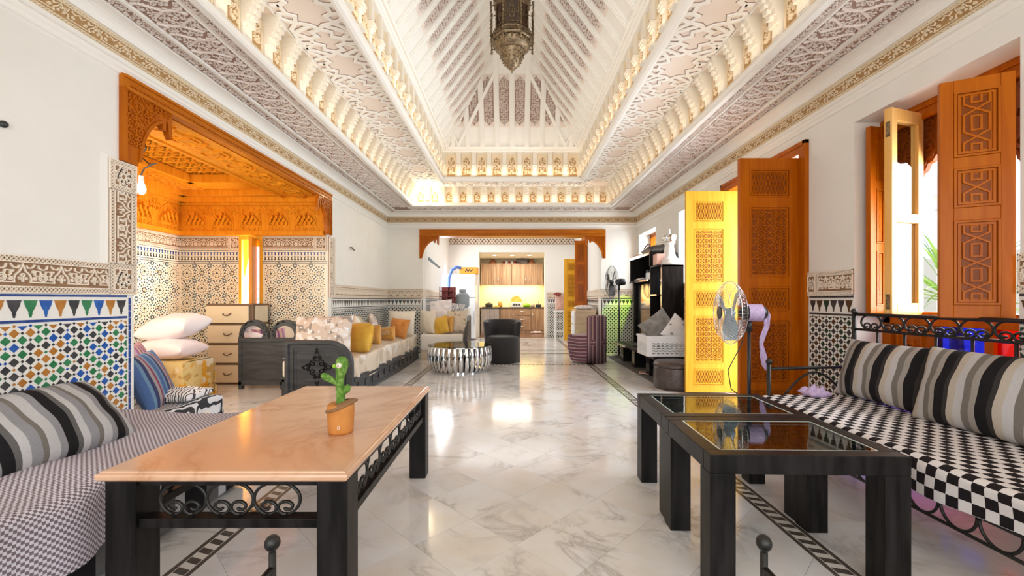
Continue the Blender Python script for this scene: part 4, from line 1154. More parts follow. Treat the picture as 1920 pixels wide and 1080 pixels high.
m.fbox(frs, 0, .24, .80, 1.96, -.02, .02); m.fbox(frs, .04, .20, 1.45, 1.9, .02, .03); m.fbox(frs, .04, .20, .86, 1.38, .02, .03)
m.build('shutter', 'cedar_g', w2)
# bulb on its flex
bl = thing('hanging_bulb', 'bare white bulb hanging on a dark flex inside the wooden alcove', 'bulb', (-3.65, 4.2, 2.72))
MB().tube([(-3.65, 4.2, 2.72), (-3.60, 4.2, 2.60), (-3.66, 4.2, 2.52), (-3.57, 4.2, 2.44), (-3.50, 4.2, 2.45), (-3.62, 4.2, 2.40), (-3.66, 4.2, 2.32)], .007, 6).build('flex', 'black_plastic', bl)
MB().lathe([(.001, 2.33), (.022, 2.325), (.022, 2.27)], 12, (-3.65, 4.2, 0)).build('socket', 'white_plastic', bl)
MB().lathe([(.018, 2.27), (.03, 2.235), (.040, 2.20), (.036, 2.165), (.018, 2.145), (.0001, 2.14)], 14, (-3.65, 4.2, 0)).build('bulb', 'bulb', bl, smooth=True)

# ------------------------------------------------------------------ carved wooden surrounds (alcove opening and far opening)
def surround(fr, par, u0, u1, vtop, vbot, jamb, beam, bw, dep, leg, flip=False):
    """jamb strips, beam and two arched brackets, u0..u1 overall"""
    m = MB()
    m.fbox(fr, u0, u1, vtop-beam, vtop, -dep, .025); m.fbox(fr, u0+.01, u1-.01, vtop-.02, vtop+.0, .025, .04); m.fbox(fr, u0+.02, u1-.02, vtop-beam-.012, vtop-beam+.012, -dep+.02, .034)
    m.build('beam', 'cedar_h', par)
    st = MB(); n, q, us = cells(u0+.05, u1-.05, .035)
    for u in us: st.fbox(fr, u+.006, u+q-.006, vtop-beam+.018, vtop-beam+.030, .025, .032)
    st.build('dentil', 'cedar', par)['kind'] = 'stuff'
    for s in (0, 1):
        f = (lambda u: u0+u) if s == 0 else (lambda u: u1-u)
        h = vtop-beam-vbot
        pr_ = [(0, 0), (jamb, 0)]
        arc = [(jamb+.012+(bw-jamb-.02)*(1-math.cos(t)), h*.03+h*.80*math.sin(t)) for t in np.linspace(.05, PI/2*.80, 9)]
        tooth = [(arc[-1][0]+.012, arc[-1][1]-.05), (arc[-1][0]+.035, arc[-1][1]-.055), (bw-.055, h*.86), (bw-.035, h*.80), (bw-.03, h*.64), (bw-.008, h*.58), (bw, h*.64)]
        P = pr_ + arc + tooth + [(bw, h), (0, h)]
        Q = [(f(u), vbot+v) for u, v in P]
        b = MB().prism(fr, Q, -dep*.5, .016)
        V, F = ribbon([[(f(u), vbot+v) for u, v in arc]], .022, .010, .016, 1.2); b.add(fr(V), F)
        b.fbox(fr, min(f(0), f(.028)), max(f(0), f(.028)), vbot, vtop-beam, .016, .03)
        br = b.build('bracket', 'cedar', par)
        ok = lambda u, v: v > np.interp(u, [p[0] for p in arc], [p[1] for p in arc]) + .035 if u > jamb else True
        L = curls(.035, bw-.012, h*.25, h-.012, .042*(1 if leg else 1.2), ok, 5+s, 1.15)
        L.append([(.034, h*.05), (.034, h-.012), (bw-.012, h-.012)])
        V, F = ribbon([[(f(u), vbot+v) for u, v in p] for p in L], .009, .009, .016, 1.3); MB().add(fr(V), F).build('carving', 'cedar', br)
s1 = root('trim_2'); surround(FL, s1, 2.80, 6.06, 2.595, 2.02, .125, .085, .42, .05, True)
sb = MB().box(-3.16, -2.635, 2.9, AY, 2.515, 2.60).build('soffit_board', 'cedar_g', s1)
fu = Fr((-2.88, 0, 2.515), Y, X, (0, 0, -1)); L = []
for i in range(8):
    u = 3.12 + i*.365
    L += [[(u, -.10), (u+.05, -.04), (u+.16, -.04), (u+.21, -.10), (u+.30, -.10), (u+.365, -.04)], [(u, .12), (u+.05, .06), (u+.16, .06), (u+.21, .12), (u+.30, .12), (u+.365, .06)], [(u+.05, -.04), (u+.02, .01), (u+.05, .06)], [(u+.16, -.04), (u+.19, .01), (u+.16, .06)], [(u+.23, -.05), (u+.33, -.05), (u+.33, .07), (u+.23, .07), (u+.23, -.05)]]
    L += curls(u+.06, u+.16, -.03, .05, .05, None, i) + curls(u+.24, u+.32, -.04, .06, .05, None, i+9)
b = MB().fbox(fu, 2.95, AY, -.27, -.235, 0, .016); b.fbox(fu, 2.95, AY, .19, .24, 0, .012)
V, F = ribbon(L, .020, .016, 0, 1.15); b.add(fu(V), F); b.build('soffit_carving', 'cedar_g', sb)
s2 = root('trim_3'); surround(FF, s2, -1.905, 1.925, 2.555, 1.965, .045, .115, .39, .16, False)
MB().fbox(FF, -1.5, 1.5, 2.42, 2.44, -.26, .01).build('soffit_board', 'cedar_g', s2)

# ------------------------------------------------------------------ doors and shutters
def leaf(name, par, w, h, t, panels, wd, wdd, hinge, ang, z0=.02, carv='star', glazed=None, flipside=1):
    """framed leaf with recessed carved panels; hinge at local u=0"""
    a = ang; U = (math.cos(a), math.sin(a), 0); Nn = (-math.sin(a)*flipside, math.cos(a)*flipside, 0)
    fr = Fr((hinge[0], hinge[1], z0), U, Z, Nn)
    m = MB(); st = .085 if w > .4 else .055
    m.fbox(fr, 0, st, 0, h, -t/2, t/2); m.fbox(fr, w-st, w, 0, h, -t/2, t/2)
    vs = [0] + [v for p in panels for v in p[:2]] + [h]
    for i in range(0, len(vs), 2): m.fbox(fr, st, w-st, vs[i], vs[i+1], -t/2, t/2)
    lf = m.build(name, wd, par, bevel=.003)
    for v0, v1, typ in panels:
        if typ == 'glass':
            MB().fbox(fr, st, w-st, v0, v1, -.002, .002).build('pane', 'glass', lf); continue
        p = MB(); p.fbox(fr, st, w-st, v0, v1, -t*.22, t*.22, 0)
        i0, i1, j0, j1 = st+.028, w-st-.028, v0+.028, v1-.028
        for sg in (1, -1):
            W = t*.22*sg
            fs = Fr(fr([(0, 0, W)])[0], fr.M[0], fr.M[1], fr.M[2]*sg)
            for d, hh in ((.006, .014), (.022, .008)):
                V, F = ribbon([[(st+d, v0+d), (w-st-d, v0+d), (w-st-d, v1-d), (st+d, v1-d), (st+d, v0+d)]], .010, hh, 0, 1.2); p.add(fs(V), F, 1)
            p.fbox(fs, i0+.006, i1-.006, j0+.006, j1-.006, 0, .002, 2)
            L = []
            if typ == 'net':
                n, q, us = cells(i0, i1, .062)
                for vv0, vv1 in ((j0, (j0+j1)/2), ((j0+j1)/2, j1)): L += lattice(i0, i1, vv0, vv1, q/2) + lattice(i0, i1, vv1, vv0, q/2)
            elif typ == 'chain':
                n, q, vs2 = cells(j0, j1, .12); cu = (i0+i1)/2; hw = (i1-i0)/2
                for v in vs2:
                    L += [[(cu-hw*.8, v), (cu-hw*.8, v+q*.3), (cu-hw*.2, v+q*.45), (cu+hw*.2, v+q*.55), (cu+hw*.8, v+q*.7), (cu+hw*.8, v+q)], [(cu+hw*.8, v), (cu+hw*.8, v+q*.3), (cu+hw*.2, v+q*.45), (cu-hw*.2, v+q*.55), (cu-hw*.8, v+q*.7), (cu-hw*.8, v+q)], [(cu-hw*.3, v), (cu-hw*.3, v+q*.25), (cu+hw*.3, v+q*.25), (cu+hw*.3, v)], [(cu-hw*.3, v+q), (cu-hw*.3, v+q*.75), (cu+hw*.3, v+q*.75), (cu+hw*.3, v+q)]]
            else:
                n, q, us = cells(i0, i1, .125); n2, q2, vs2 = cells(j0, j1, .125)
                for u in us:
                    for v in vs2: L += [star8(u+q/2, v+q2/2, q*.52, 3), circ(u+q/2, v+q2/2, q*.1, 6), dia(u, v, q*.16)+[dia(u, v, q*.16)[0]]]
                L = [[(min(max(x, i0), i1), min(max(y, j0), j1)) for x, y in P] for P in L]
            V, F = ribbon(L, .0055 if typ != 'chain' else .009, .006, .002, 1.3)
            p.add(fs(V), F, 1)
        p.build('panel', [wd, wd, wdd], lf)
    return lf, fr
door = root('door_1', loc=(HW, 4.46, 0))
m = MB()
for y0, y1, z0, z1 in ((DY0-.08, DY0+.006, 0, 2.48), (DY1-.006, DY1+.08, 0, 2.48), (DY0, DY1, 2.40, 2.48)): m.box(HW-.025, HW+.16, y0, y1, z0, z1)
for y0, y1, z0, z1 in ((DY0-.095, DY0-.06, 0, 2.50), (DY1+.06, DY1+.095, 0, 2.50), (DY0-.095, DY1+.095, 2.465, 2.50)): m.box(HW-.038, HW, y0, y1, z0, z1)
m.build('door_frame', 'cedar', door, bevel=.003)
PN = [(2.02, 2.27, 'net'), (1.30, 1.94, 'star'), (1.00, 1.22, 'net'), (.36, .92, 'star'), (.10, .30, 'net')]
PN = sorted([(a-.02, b-.02, c_) for a, b, c_ in PN])
lf, fr = leaf('door_leaf', door, .535, 2.35, .045, PN, 'cedar', 'cedar_d', (HW-.01, DY0+.03), PI)
lf['label'] = 'dark orange varnished leaf, the nearer one'
m = MB()
for z in (.3, 1.2, 1.75, 2.2): m.tube([(HW-.005, DY0+.005, z-.05), (HW-.005, DY0+.005, z+.05)], .011, 8)
m.build('hinge', 'brass', lf)
lf, fr = leaf('door_leaf', door, .53, 2.36, .045, PN, 'pine', 'daylit_d', (HW-.01, DY1-.10), PI)
lf['label'] = 'yellow leaf coloured as if in daylight, the farther one'
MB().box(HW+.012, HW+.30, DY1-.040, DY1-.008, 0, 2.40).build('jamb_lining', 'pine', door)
# big window: frame, carved arch board, sash, shutters, stained glass below
win = root('window_1', loc=(2.8, 2.7, .3)); WX = 2.81
m = MB()
for y0, y1, z0, z1 in ((WY0, WY0+.07, .3, 2.44), (WY1-.07, WY1, .3, 2.44), (WY0, WY1, 2.34, 2.44), (WY0, WY1, .93, 1.02), (WY0, WY1, .30, .42)): m.box(WX-.02, WX+.10, y0, y1, z0, z1)
m.box(WX-.035, WX, WY0, WY1, 2.40, 2.44); m.box(WX-.03, WX, WY0, WY1, 2.33, 2.36)
for y in (2.515, 2.865): m.box(WX, WX+.06, y-.025, y+.025, .42, .93)
m.build('window_frame', 'cedar', win, bevel=.003)
fw = Fr((WX+.05, 0, 0), Y, Z, (-1, 0, 0))
ya, yb = WY0+.07, WY1-.07; ym = (ya+yb)/2
arc = []
for i, t in enumerate(np.linspace(0, PI, 41)):
    r = .40 + (.012 if i % 2 else 0); arc.append((ym - r*math.cos(t)*.98, 1.52 + r*1.45*math.sin(t)))
P = [(ya, 1.02), (ya, 2.34), (yb, 2.34), (yb, 1.02), (yb-.02, 1.02)] + list(reversed(arc)) + [(ya+.02, 1.02)]
ab = MB().prism(fw, P, 0, .03)
L = curls(ya, yb, 1.1, 2.33, .075, lambda u, v: ((u-ym)/.44)**2 + (max(0, v-1.52)/.64)**2 > 1, 8, 1.2) + [[(u, v+.03) for u, v in arc]]
V, F = ribbon(L, .012, .010, .03, 1.3); ab.add(fw(V), F)
ab.build('arch_board', 'cedar_d', win)
def rgt_leaf(nm, hx, hy, ex, ey, z0, h, panels, wd, wdd, lbl=None, t=.035):
    w_ = math.hypot(ex-hx, ey-hy); a = math.atan2(ey-hy, ex-hx)
    lf, fr = leaf(nm, win, w_, h, t, panels, wd, wdd, (hx, hy), a, z0)
    if lbl: lf['label'] = lbl
    return lf, fr, w_
sp = [(.06, .46, 'chain'), (.52, .88, 'chain'), (.94, 1.26, 'chain')]
lf, fr, w_ = rgt_leaf('shutter', 2.59, 2.20, 2.335, 2.336, 1.005, 1.275, [(.07, .52, 'chain'), (.59, .80, 'chain'), (.86, 1.21, 'chain')], 'cedar', 'cedar_d', 'nearest shutter with an iron latch')
m = MB(); m.tube(fr([(w_-.03, .755, -.02), (w_-.03, .755, -.06), (w_-.13, .755, -.06)]), .008, 6); m.fbox(fr, w_-.05, w_-.012, .70, .80, -.024, -.018)
m.tube(fr([(w_-.06, .62, -.03), (w_-.03, .63, -.03), (w_-.05, .645, -.03), (w_-.02, .655, -.03)]), .008, 5)
m.build('latch', 'brass', lf)
m = MB()
for v in (.18, .66, 1.1):
    m.tube(fr([(.005, v-.045, -.02), (.005, v+.045, -.02)]), .009, 6); m.tube(fr([(.06, v-.045, -.022), (.06, v+.045, -.022)]), .007, 6)
m.build('hinge', 'brass', lf)
lf, fr, w_ = rgt_leaf('shutter', 2.80, 3.185, 2.625, 3.145, 1.0, 1.38, [(.06, .46, 'chain'), (.52, .92, 'chain'), (.98, 1.31, 'chain')], 'cedar', 'cedar_d', 'farthest shutter against the reveal')
lf, fr, w_ = rgt_leaf('casement', 2.795, 2.925, 2.485, 2.82, 1.0, 1.37, [(.08, .62, 'glass'), (.68, 1.29, 'glass')], 'sashwood', 'daylit_d', 'pale glazed casement standing open', .045)
m = MB(); m.fbox(fr, w_-.0005, w_+.003, .04, .14, -.012, .012); m.fbox(fr, w_-.0005, w_+.003, 1.18, 1.28, -.012, .012)
m.build('lock_plate', 'brass', lf)
for y0, y1, g_ in ((WY0+.07, 2.49, 'glass_red'), (2.54, 2.84, 'glass_blue')):
    MB().box(WX+.025, WX+.03, y0, y1, .42, .93).build('stained_pane', g_, win)
m = MB(); fq = Fr((WX+.03, 0, 0), Y, Z, (-1, 0, 0))
m.fbox(fq, 2.89, WY1-.07, .42, .93, -.02, .02); V, F = ribbon([star8(3.02, .74, .075, 3), star8(3.02, .60, .075, 3), [(2.93, .5), (2.93, .88), (3.11, .88), (3.11, .5), (2.93, .5)]], .012, .012, .02); m.add(fq(V), F)
m.build('lower_panel', 'cedar', win)
# the two windows behind the television unit: shallow shutters
for nm, y0, y1, z0, z1 in (('window_2', 5.62, 6.60, 1.36, 2.46), ('window_3', 7.66, 8.66, 1.36, 2.42)):
    wq = root(nm, loc=(2.8, (y0+y1)/2, z0)); m = MB()
    for a, b, c_, d in ((y0, y0+.06, z0, z1), (y1-.06, y1, z0, z1), (y0, y1, z1-.07, z1), (y0, y1, z0, z0+.06)): m.box(2.80, 2.90, a, b, c_, d)
    m.build('window_frame', 'cedar', wq)
    MB().box(2.845, 2.85, y0+.06, y1-.06, z0+.06, z1-.07).build('pane', 'glass', wq)
    leaf('shutter', wq, .20, z1-z0-.12, .03, [(.08, z1-z0-.2, 'chain')], 'cedar', 'cedar_d', (2.80, y0+.03), PI*.93, z0+.05)
# garden side
struct(MB().box(3.0, 12, -4, 16, -.1, -.02).build('ground', 'paving'))
gw = MB().box(9, 9.2, -4, 16, 0, 2.0).build('garden_wall', 'gardenwall'); struct(gw)
ln = thing('garden_screen', 'white lattice screen standing in the garden beyond the open casement', 'screen', (4.9, 4.7, 0))
m = MB(); fg = Fr((4.7, 4.6, 0), (.80, .60, 0), Z, (.60, -.80, 0))
L = lattice(-.6, .6, 1.75, 2.35, .15) + lattice(-.6, .6, 2.35, 1.75, .15) + [star8(-.6+.3*i, 2.05, .14, 3) for i in range(5)] + [[(-.6, 1.75), (.6, 1.75), (.6, 2.35), (-.6, 2.35), (-.6, 1.75)], [(-.6, 1.75), (-.6, 0)], [(.6, 1.75), (.6, 0)]]
L += [spiral(-.2, 1.55, .12, 1.3), spiral(.25, 1.55, .12, 1.3, PI, -1)]
V, F = ribbon(L, .025, .03); m.add(fg(V), F); m.build('lattice', 'white_plastic', ln)
def palm(loc, s, lbl, seed):
    t = thing('palm_plant', lbl, 'palm', loc); rnd = random.Random(seed)
    MB().tube([(loc[0], loc[1], 0), (loc[0]+.03, loc[1], .4*s), (loc[0], loc[1], .75*s)], [.05, .045, .04], 8).build('trunk', 'clay', t)
    for i in range(38):
        a = rnd.uniform(0, 2*PI); e = rnd.uniform(.1, 1.35); l = s*rnd.uniform(.5, .75); m = MB(); n = 6; pts = []
        for k in range(n+1):
            q = k/n; r = l*q*math.cos(e); z = l*q*math.sin(e) - .35*l*q*q
            pts.append((loc[0]+r*math.cos(a), loc[1]+r*math.sin(a), .75*s+z, .016*s*(1-q)**.6+.001))
        sx, sy = -math.sin(a), math.cos(a)
        Pg = [[(x-sx*w_, y-sy*w_, z), (x, y, z-w_*.4), (x+sx*w_, y+sy*w_, z)] for x, y, z, w_ in pts]
        m.grid(Pg); m.build('leaf', 'leafgreen', t)
palm((3.75, 3.62, 0), 1.45, 'spiky green palm seen between the casement and the near shutter', 2)
palm((4.5, 4.95, 0), 1.0, 'smaller palm low behind the spiky one outside the window', 5)
palm((-4.3, 8.3, 0), 1.5, 'garden palm seen through the narrow alcove window', 8)
# ------------------------------------------------------------------ cushions
def cushion(name, label, cat, w, h, t, loc, wdir, up, m, group=None, n=22, pinch=.06, noise=.004, seed=0, pw=.42):
    rnd = np.random.RandomState(seed)
    s = np.sin(np.linspace(-PI/2, PI/2, n)); S, T = np.meshgrid(s, s)
    x = w/2*S*(1 - pinch*(1-T*T)*np.abs(S)); y = h/2*T*(1 - pinch*(1-S*S)*np.abs(T))
    prof = (np.clip((1-S*S), 0, 1)*np.clip((1-T*T), 0, 1))**pw
    z = t/2*prof
    ph = rnd.rand(6)*6
    wr = noise*(np.sin(9*S+3*T+ph[0]) + np.sin(7*T-5*S+ph[1]) + .6*np.sin(15*S*T+ph[2]))*prof
    b = MB(); b.grid(np.stack([x, y, z+wr], -1)); b.grid(np.stack([x, y, -z*.9+wr*.4], -1)[:, ::-1])
    o = b.build(name, m, None, smooth=True)
    Xd = Vector(wdir).normalized(); U = Vector(up); U = (U - Xd*U.dot(Xd)).normalized(); Zd = Xd.cross(U)
    Mx = Matrix((Xd, U, Zd)).transposed().to_4x4(); Mx.translation = Vector(loc)
    o.matrix_world = Mx; o.location = loc; o.rotation_euler = Mx.to_euler()
    return tag(o, label, cat, group)
def scroll_unit(R, sy=1.0):
    """circle open below whose two ends curl inwards; (u, v) polyline pair"""
    big = [(R*math.cos(a), R*math.sin(a)) for a in np.linspace(-1.13, PI+1.13, 36)]
    def curl(s):
        cx, cy = .43*R, -.45*R; o = []
        for i in range(20):
            q = i/19; a = -PI/2 - q*1.45*2*PI*.82; r = R*(.47*(1-q)+.10*q)
            o.append((s*(cx + r*math.cos(a)), cy + r*math.sin(a)))
        return o
    return [(u, v*sy) for u, v in (list(reversed(curl(1))) + big + curl(-1))]
# ------------------------------------------------------------------ marble coffee table
TX0, TX1, TY0, TY1, TZ = -1.335, -.526, 1.362, 2.752, .55
mt = thing('coffee_table', 'long low table with a peach marble top on black iron legs with scrollwork', 'table', ((TX0+TX1)/2, (TY0+TY1)/2, 0))
b = MB(); pf = [(0, .008), (.004, .0), (.014, -.004), (.016, -.012), (.010, -.022), (.004, -.030), (.012, -.036)]
ring_ = [[(TX0+o, TY0+o, TZ+z), (TX1-o, TY0+o, TZ+z), (TX1-o, TY1-o, TZ+z), (TX0+o, TY1-o, TZ+z)] for o, z in ((.020, 0), (.012, -.001), (.010, -.006), (.002, -.008), (0, -.016), (.002, -.026), (.012, -.034))]
V = [p for r in ring_ for p in r]; F = [(i*4+k, i*4+(k+1) % 4, (i+1)*4+(k+1) % 4, (i+1)*4+k) for i in range(6) for k in range(4)] + [(0, 1, 2, 3), (27, 26, 25, 24)]
b.add(V, F).build('marble_top', 'marble_t', mt)
lx0, lx1, ly0, ly1 = TX0+.015, TX1-.008, TY0+.02, TY1-.02; lw = .10
for x in (lx0, lx1-lw):
    for y in (ly0, ly1-lw): MB().box(x, x+lw, y, y+lw, 0, TZ-.034).build('leg', 'black_wood', mt, bevel=.004)
for y in (ly0+.012, ly1-.062):
    MB().box(lx0+lw, lx1-lw, y, y+.05, TZ-.056, TZ-.034).build('rail', 'black_wood', mt, bevel=.002); MB().box(lx0+lw, lx1-lw, y, y+.05, .355, .385).build('rail', 'black_wood', mt, bevel=.002)
for x in (lx0+.012, lx1-.050):
    MB().box(x, x+.038, ly0+lw, ly1-lw, TZ-.056, TZ-.034).build('rail', 'black_wood', mt, bevel=.002); MB().box(x, x+.038, ly0+lw, ly1-lw, .355, .385).build('rail', 'black_wood', mt, bevel=.002)
def scrolls(fr, us, v, R, sy, par, r=.0055, nm='scroll'):
    for u in us: MB().tube(fr([(u+a, v+c_, 0) for a, c_ in scroll_unit(R, sy)]), r, 6).build(nm, 'iron', par, smooth=True)
vz = .442
for y in (ly0+.03, ly1-.037): scrolls(Fr((0, y, 0), X, Z, (0, -1, 0)), [-1.087+.155*i for i in range(3)], vz, .0765, .74, mt)
n, q, us = cells(ly0+lw+.02, ly1-lw-.02, .155)
for x in (lx0+.03, lx1-.03): scrolls(Fr((x, 0, 0), Y, Z, (-1, 0, 0)), [u+q/2 for u in us], vz, q/2*.985, .74*.155/q, mt)

# cactus toy on it
ct = thing('toy_cactus', 'green plush dancing cactus with one big eye in an orange fabric pot', 'toy', (-.71, 1.79, TZ))
cx, cy = -.712, 1.775
o = MB().lathe([(.0001, 0), (.046, 0), (.050, .012), (.052, .05), (.054, .09), (.053, .115), (.047, .122), (.0001, .118)], 28, (cx, cy, TZ)).build('pot', 'terracotta', ct, smooth=True)
b = MB(); n = 36; Pg = []
for i in range(n+1):
    a = 2*PI*i/n; dz = .022*math.cos(a-.15) ; row = []
    for r, z in ((.030, .128), (.050, .122), (.064, .112), (.063, .106), (.049, .106)):
        k = 1 + .07*math.sin(3*a); row.append((cx+r*k*math.cos(a), cy+r*k*math.sin(a)*.9, TZ+z+dz*(r/.064)))
    Pg.append(row)
b.grid(Pg).build('pot_collar', 'brown_rim', ct, smooth=True)
def blob(pts, rad, nm, n=14):
    return MB().tube(pts, rad, n, caps=True).build(nm, 'cactus', ct, smooth=True)
s_ = .0021*1.08
def cp(px, py, dy=0): return (cx + (px-568)*.00222, cy+dy, TZ + (797-py)*.00222)
blob([cp(568, 770), cp(568, 745), cp(568, 730), cp(566, 712), cp(566, 700), cp(567, 690), cp(569, 680), cp(570, 670), cp(570, 661), cp(570, 656), cp(570, 654)], [.017, .0175, .018, .0165, .016, .018, .023, .0265, .024, .015, .003], 'body')
blob([cp(562, 706), cp(555, 701), cp(546, 696), cp(538, 692), cp(533, 689), cp(531, 688)], [.010, .012, .0145, .0145, .010, .002], 'arm')
blob([cp(566, 722), cp(573, 721), cp(579, 717), cp(581, 711), cp(580, 707)], [.010, .0125, .015, .014, .003], 'arm')
ey = cp(569, 670, -.024)
MB().ball(ey, .0115, 8, sz=1).build('eye', 'ivory', ct, smooth=True); MB().ball((ey[0], ey[1]-.0105, ey[2]), .0035, 6).build('pupil', 'black_gloss', ct, smooth=True)
MB().ball(cp(558, 672, -.010), .009, 6).build('nose', 'greenb', ct, smooth=True)
m = MB(); m.tube([(cx+.012, cy-.054, TZ+.03+.006*math.sin(a)) if 0 else (cx+.012+.005*math.cos(a), cy-.0535, TZ+.034+.006*math.sin(a)) for a in np.linspace(0, 2*PI, 9)[:-1]], .0014, 5, True); m.build('button', 'ivory', ct)

# ------------------------------------------------------------------ black side tables with glass over carved wood
def black_table(lbl, x, y, rz):
    t = thing('side_table', lbl, 'table', (x, y, 0), (0, 0, rz), 'black glass-topped tables in the right foreground')
    W, D, H = .735, .530, .52; fwid = .062
    def P(b, nm, m='black_wood', bv=.003): return loc_part(b.build(nm, m, None, bevel=bv), t)
    for x0, x1, y0, y1 in ((0, W, 0, fwid), (0, W, D-fwid, D), (0, fwid, fwid, D-fwid), (W-fwid, W, fwid, D-fwid)): P(MB().box(x0, x1, y0, y1, H-.072, H), 'top_frame')
    for x0 in (0, W-.095):
        for y0 in (0, D-.095): P(MB().box(x0, x0+.095, y0, y0+.095, 0, H-.072), 'leg')
    P(MB().box(fwid, W-fwid, fwid, D-fwid, H-.045, H-.035), 'carved_board', 'gasgrey', 0)
    k = MB(); f = Fr((0, 0, H-.035), X, Y, Z); L = []
    for r in (.22, .17, .12): L.append(star_out(W/2, D/2, r, r*.6, 12, 1.25))
    L += [star8(W/2+sx*.22, D/2+sy*.13, .09, 3) for sx in (-1, 1) for sy in (-1, 1)] + lattice(fwid, W-fwid, fwid, D-fwid, .1) + lattice(fwid, W-fwid, D-fwid, fwid, .1)
    L += [[(W/2, D/2), (W/2+.30*math.cos(a), D/2+.20*math.sin(a))] for a in np.linspace(0, 2*PI, 25)[:-1]]
    V, F = ribbon(L, .006, .010); k.add(f(V), F); P(k, 'carving', 'black_wood', 0)
    P(MB().box(fwid, W-fwid, fwid, fwid+.007, H-.004, H-.0015).box(fwid, fwid+.007, fwid, D-fwid, H-.004, H-.0015).box(W-fwid-.007, W-fwid, fwid, D-fwid, H-.004, H-.0015).box(fwid, W-fwid, D-fwid-.005, D-fwid, H-.004, H-.0015), 'glass_edge', 'glass_rim', 0)
    P(MB().box(fwid-.004, W-fwid+.004, fwid-.004, D-fwid+.004, H-.010, H-.002), 'glass_top', 'glass_t', 0)
    return t
black_table('black square-legged table with glass top, nearest the camera on the right', .744, 1.600, -.030)
black_table('black square-legged glass table behind its twin, beside the checked daybed', .767, 2.137, -.030)

# ------------------------------------------------------------------ iron bench ends in front
ib = thing('iron_bench', 'black iron bench frame with ball finials cut off by the lower edge of the picture', 'bench', (0, .75, 0))
for x in (-.5615, .5905):
    MB().tube([(x, 1.0, 0), (x, 1.0, .51)], .0085, 8).build('post', 'iron', ib, smooth=True)
    MB().ball((x, 1.0, .531), .0175, 8, sz=1.1).build('finial', 'iron', ib, smooth=True)
    MB().tube([(x, 1.0, .472), (x, .30, .472)], .008, 8).build('side_rail', 'iron', ib, smooth=True)
    MB().tube([(x, .30, 0), (x, .30, .472)], .0085, 8).build('post', 'iron', ib, smooth=True)
MB().tube([(-.5615, 1.0, .25), (.5905, 1.0, .25)], .008, 8).build('cross_rail', 'iron', ib, smooth=True)

# ------------------------------------------------------------------ daybeds
def drape(x0, x1, y0, y1, top, dx, dy, nx=26, ny=60, edge='x1', wav=.006, seed=1, endy=None):
    """cloth over a mattress: falls at one long side (edge) and at the far end (y1)"""
    rnd = np.random.RandomState(seed); ph = rnd.rand(8)*6
    r = .035
    def fold(a, lim, d):       # arc-length past the edge -> (horizontal, drop)
        q = a - (lim - r)
        if q <= 0: return a, 0
        if q < r*PI/2: return lim - r + r*math.sin(q/r), r*(1-math.cos(q/r))
        return lim, r + (q - r*PI/2)
    wtot = (x1-x0) + dx; ltot = (y1-y0) + dy
    A = np.concatenate([np.linspace(0, x1-x0-.05, nx//2), np.linspace(x1-x0-.04, wtot, nx//2)])
    B_ = np.concatenate([np.linspace(0, y1-y0-.05, ny-12), np.linspace(y1-y0-.04, ltot, 12)])
    Pg = []; UV = []
    for i, a in enumerate(A):
        row = []; ur = []
        for j, bb in enumerate(B_):
            u, du = fold(a, x1-x0, dx); v, dv = fold(bb, y1-y0, dy)
            dr = max(du, dv)
            z = top - dr + wav*(math.sin(7*a+3*bb+ph[0]) + math.sin(11*bb-4*a+ph[1]))*.6
            k = min(1, dr/.1)
            off = k*wav*2.2*math.sin(14*bb+ph[2]+2*math.sin(5*bb))
            hem = 1 + .10*math.sin(4.0*bb+ph[3])
            z = top - dr*hem if dr > .03 else z
            if edge == 'x1': xx = x0 + u + (off if du >= dv else 0)
            else: xx = x0 + (x1-x0) - u - (off if du >= dv else 0)
            row.append((xx, y0 + v + (off if dv > du else 0), z)); ur.append((a, bb))
        Pg.append(row); UV.append(ur)
    return MB().grid(Pg, UV)
# right daybed
rd = thing('daybed', 'wrought iron daybed under a black and white checked cover', 'daybed', (2.1, 1.9, 0))
RX0, RX1, RY0, RY1 = 1.70, 2.50, .70, 2.95
MB().box(RX0+.03, RX1, RY0, RY1-.03, .33, .42).build('mattress', 'ivory', rd, bevel=.02)
drape(RX0, RX1, RY0, RY1, .447, .125, .09, edge='x0', seed=3).build('checked_cover', 'chk_r', rd, smooth=True)
MB().tube([(RX0+.04, RY0, .30), (RX0+.04, RY1-.03, .30)], .014, 8).build('seat_rail', 'iron', rd, smooth=True)
MB().tube([(RX0+.04, RY0, .205), (RX0+.04, RY1-.03, .205)], .007, 6).build('lower_rail', 'iron', rd, smooth=True)
fs = Fr((RX0+.04, 0, 0), Y, Z, (-1, 0, 0))
n, q, us = cells(RY0+.02, RY1-.05, .15)
for u in us: MB().tube(fs([(u+q/2+x_, .285+z_, 0) for x_, z_ in [(q*.48*math.cos(a), .078*math.sin(a)) for a in np.linspace(-PI, 0, 16)]]), .006, 6).build('scroll', 'iron', rd, smooth=True)
for x in (1.80, 2.47):
    for y in (RY0+.06, 2.99 if x < 2 else 3.08): MB().tube([(x, y, 0), (x, y, .66 if (x < 2 and y > 2) else (1.0 if x > 2 else .42))], .014, 8).build('post', 'iron', rd, smooth=True)
    if x < 2: MB().ball((x, 2.99, .67), .021, 8).build('finial', 'iron', rd, smooth=True)
    else: MB().ball((x, 3.08, 1.02), .021, 8).build('finial', 'iron', rd, smooth=True)
MB().tube([(1.80, 2.99, .62), (2.47, 3.08, .62)], .011, 8).build('end_rail', 'iron', rd, smooth=True)
MB().tube([(1.92+.0+.45*t, 3.0+.06*t, .44+.15*math.sin(PI*t)) for t in np.linspace(0, 1, 16)], .008, 6).build('end_arch', 'iron', rd, smooth=True)
BXr = 2.47
MB().tube([(BXr, .7, 1.0), (BXr, 3.08, 1.0)], .012, 8).build('back_rail', 'iron', rd, smooth=True)
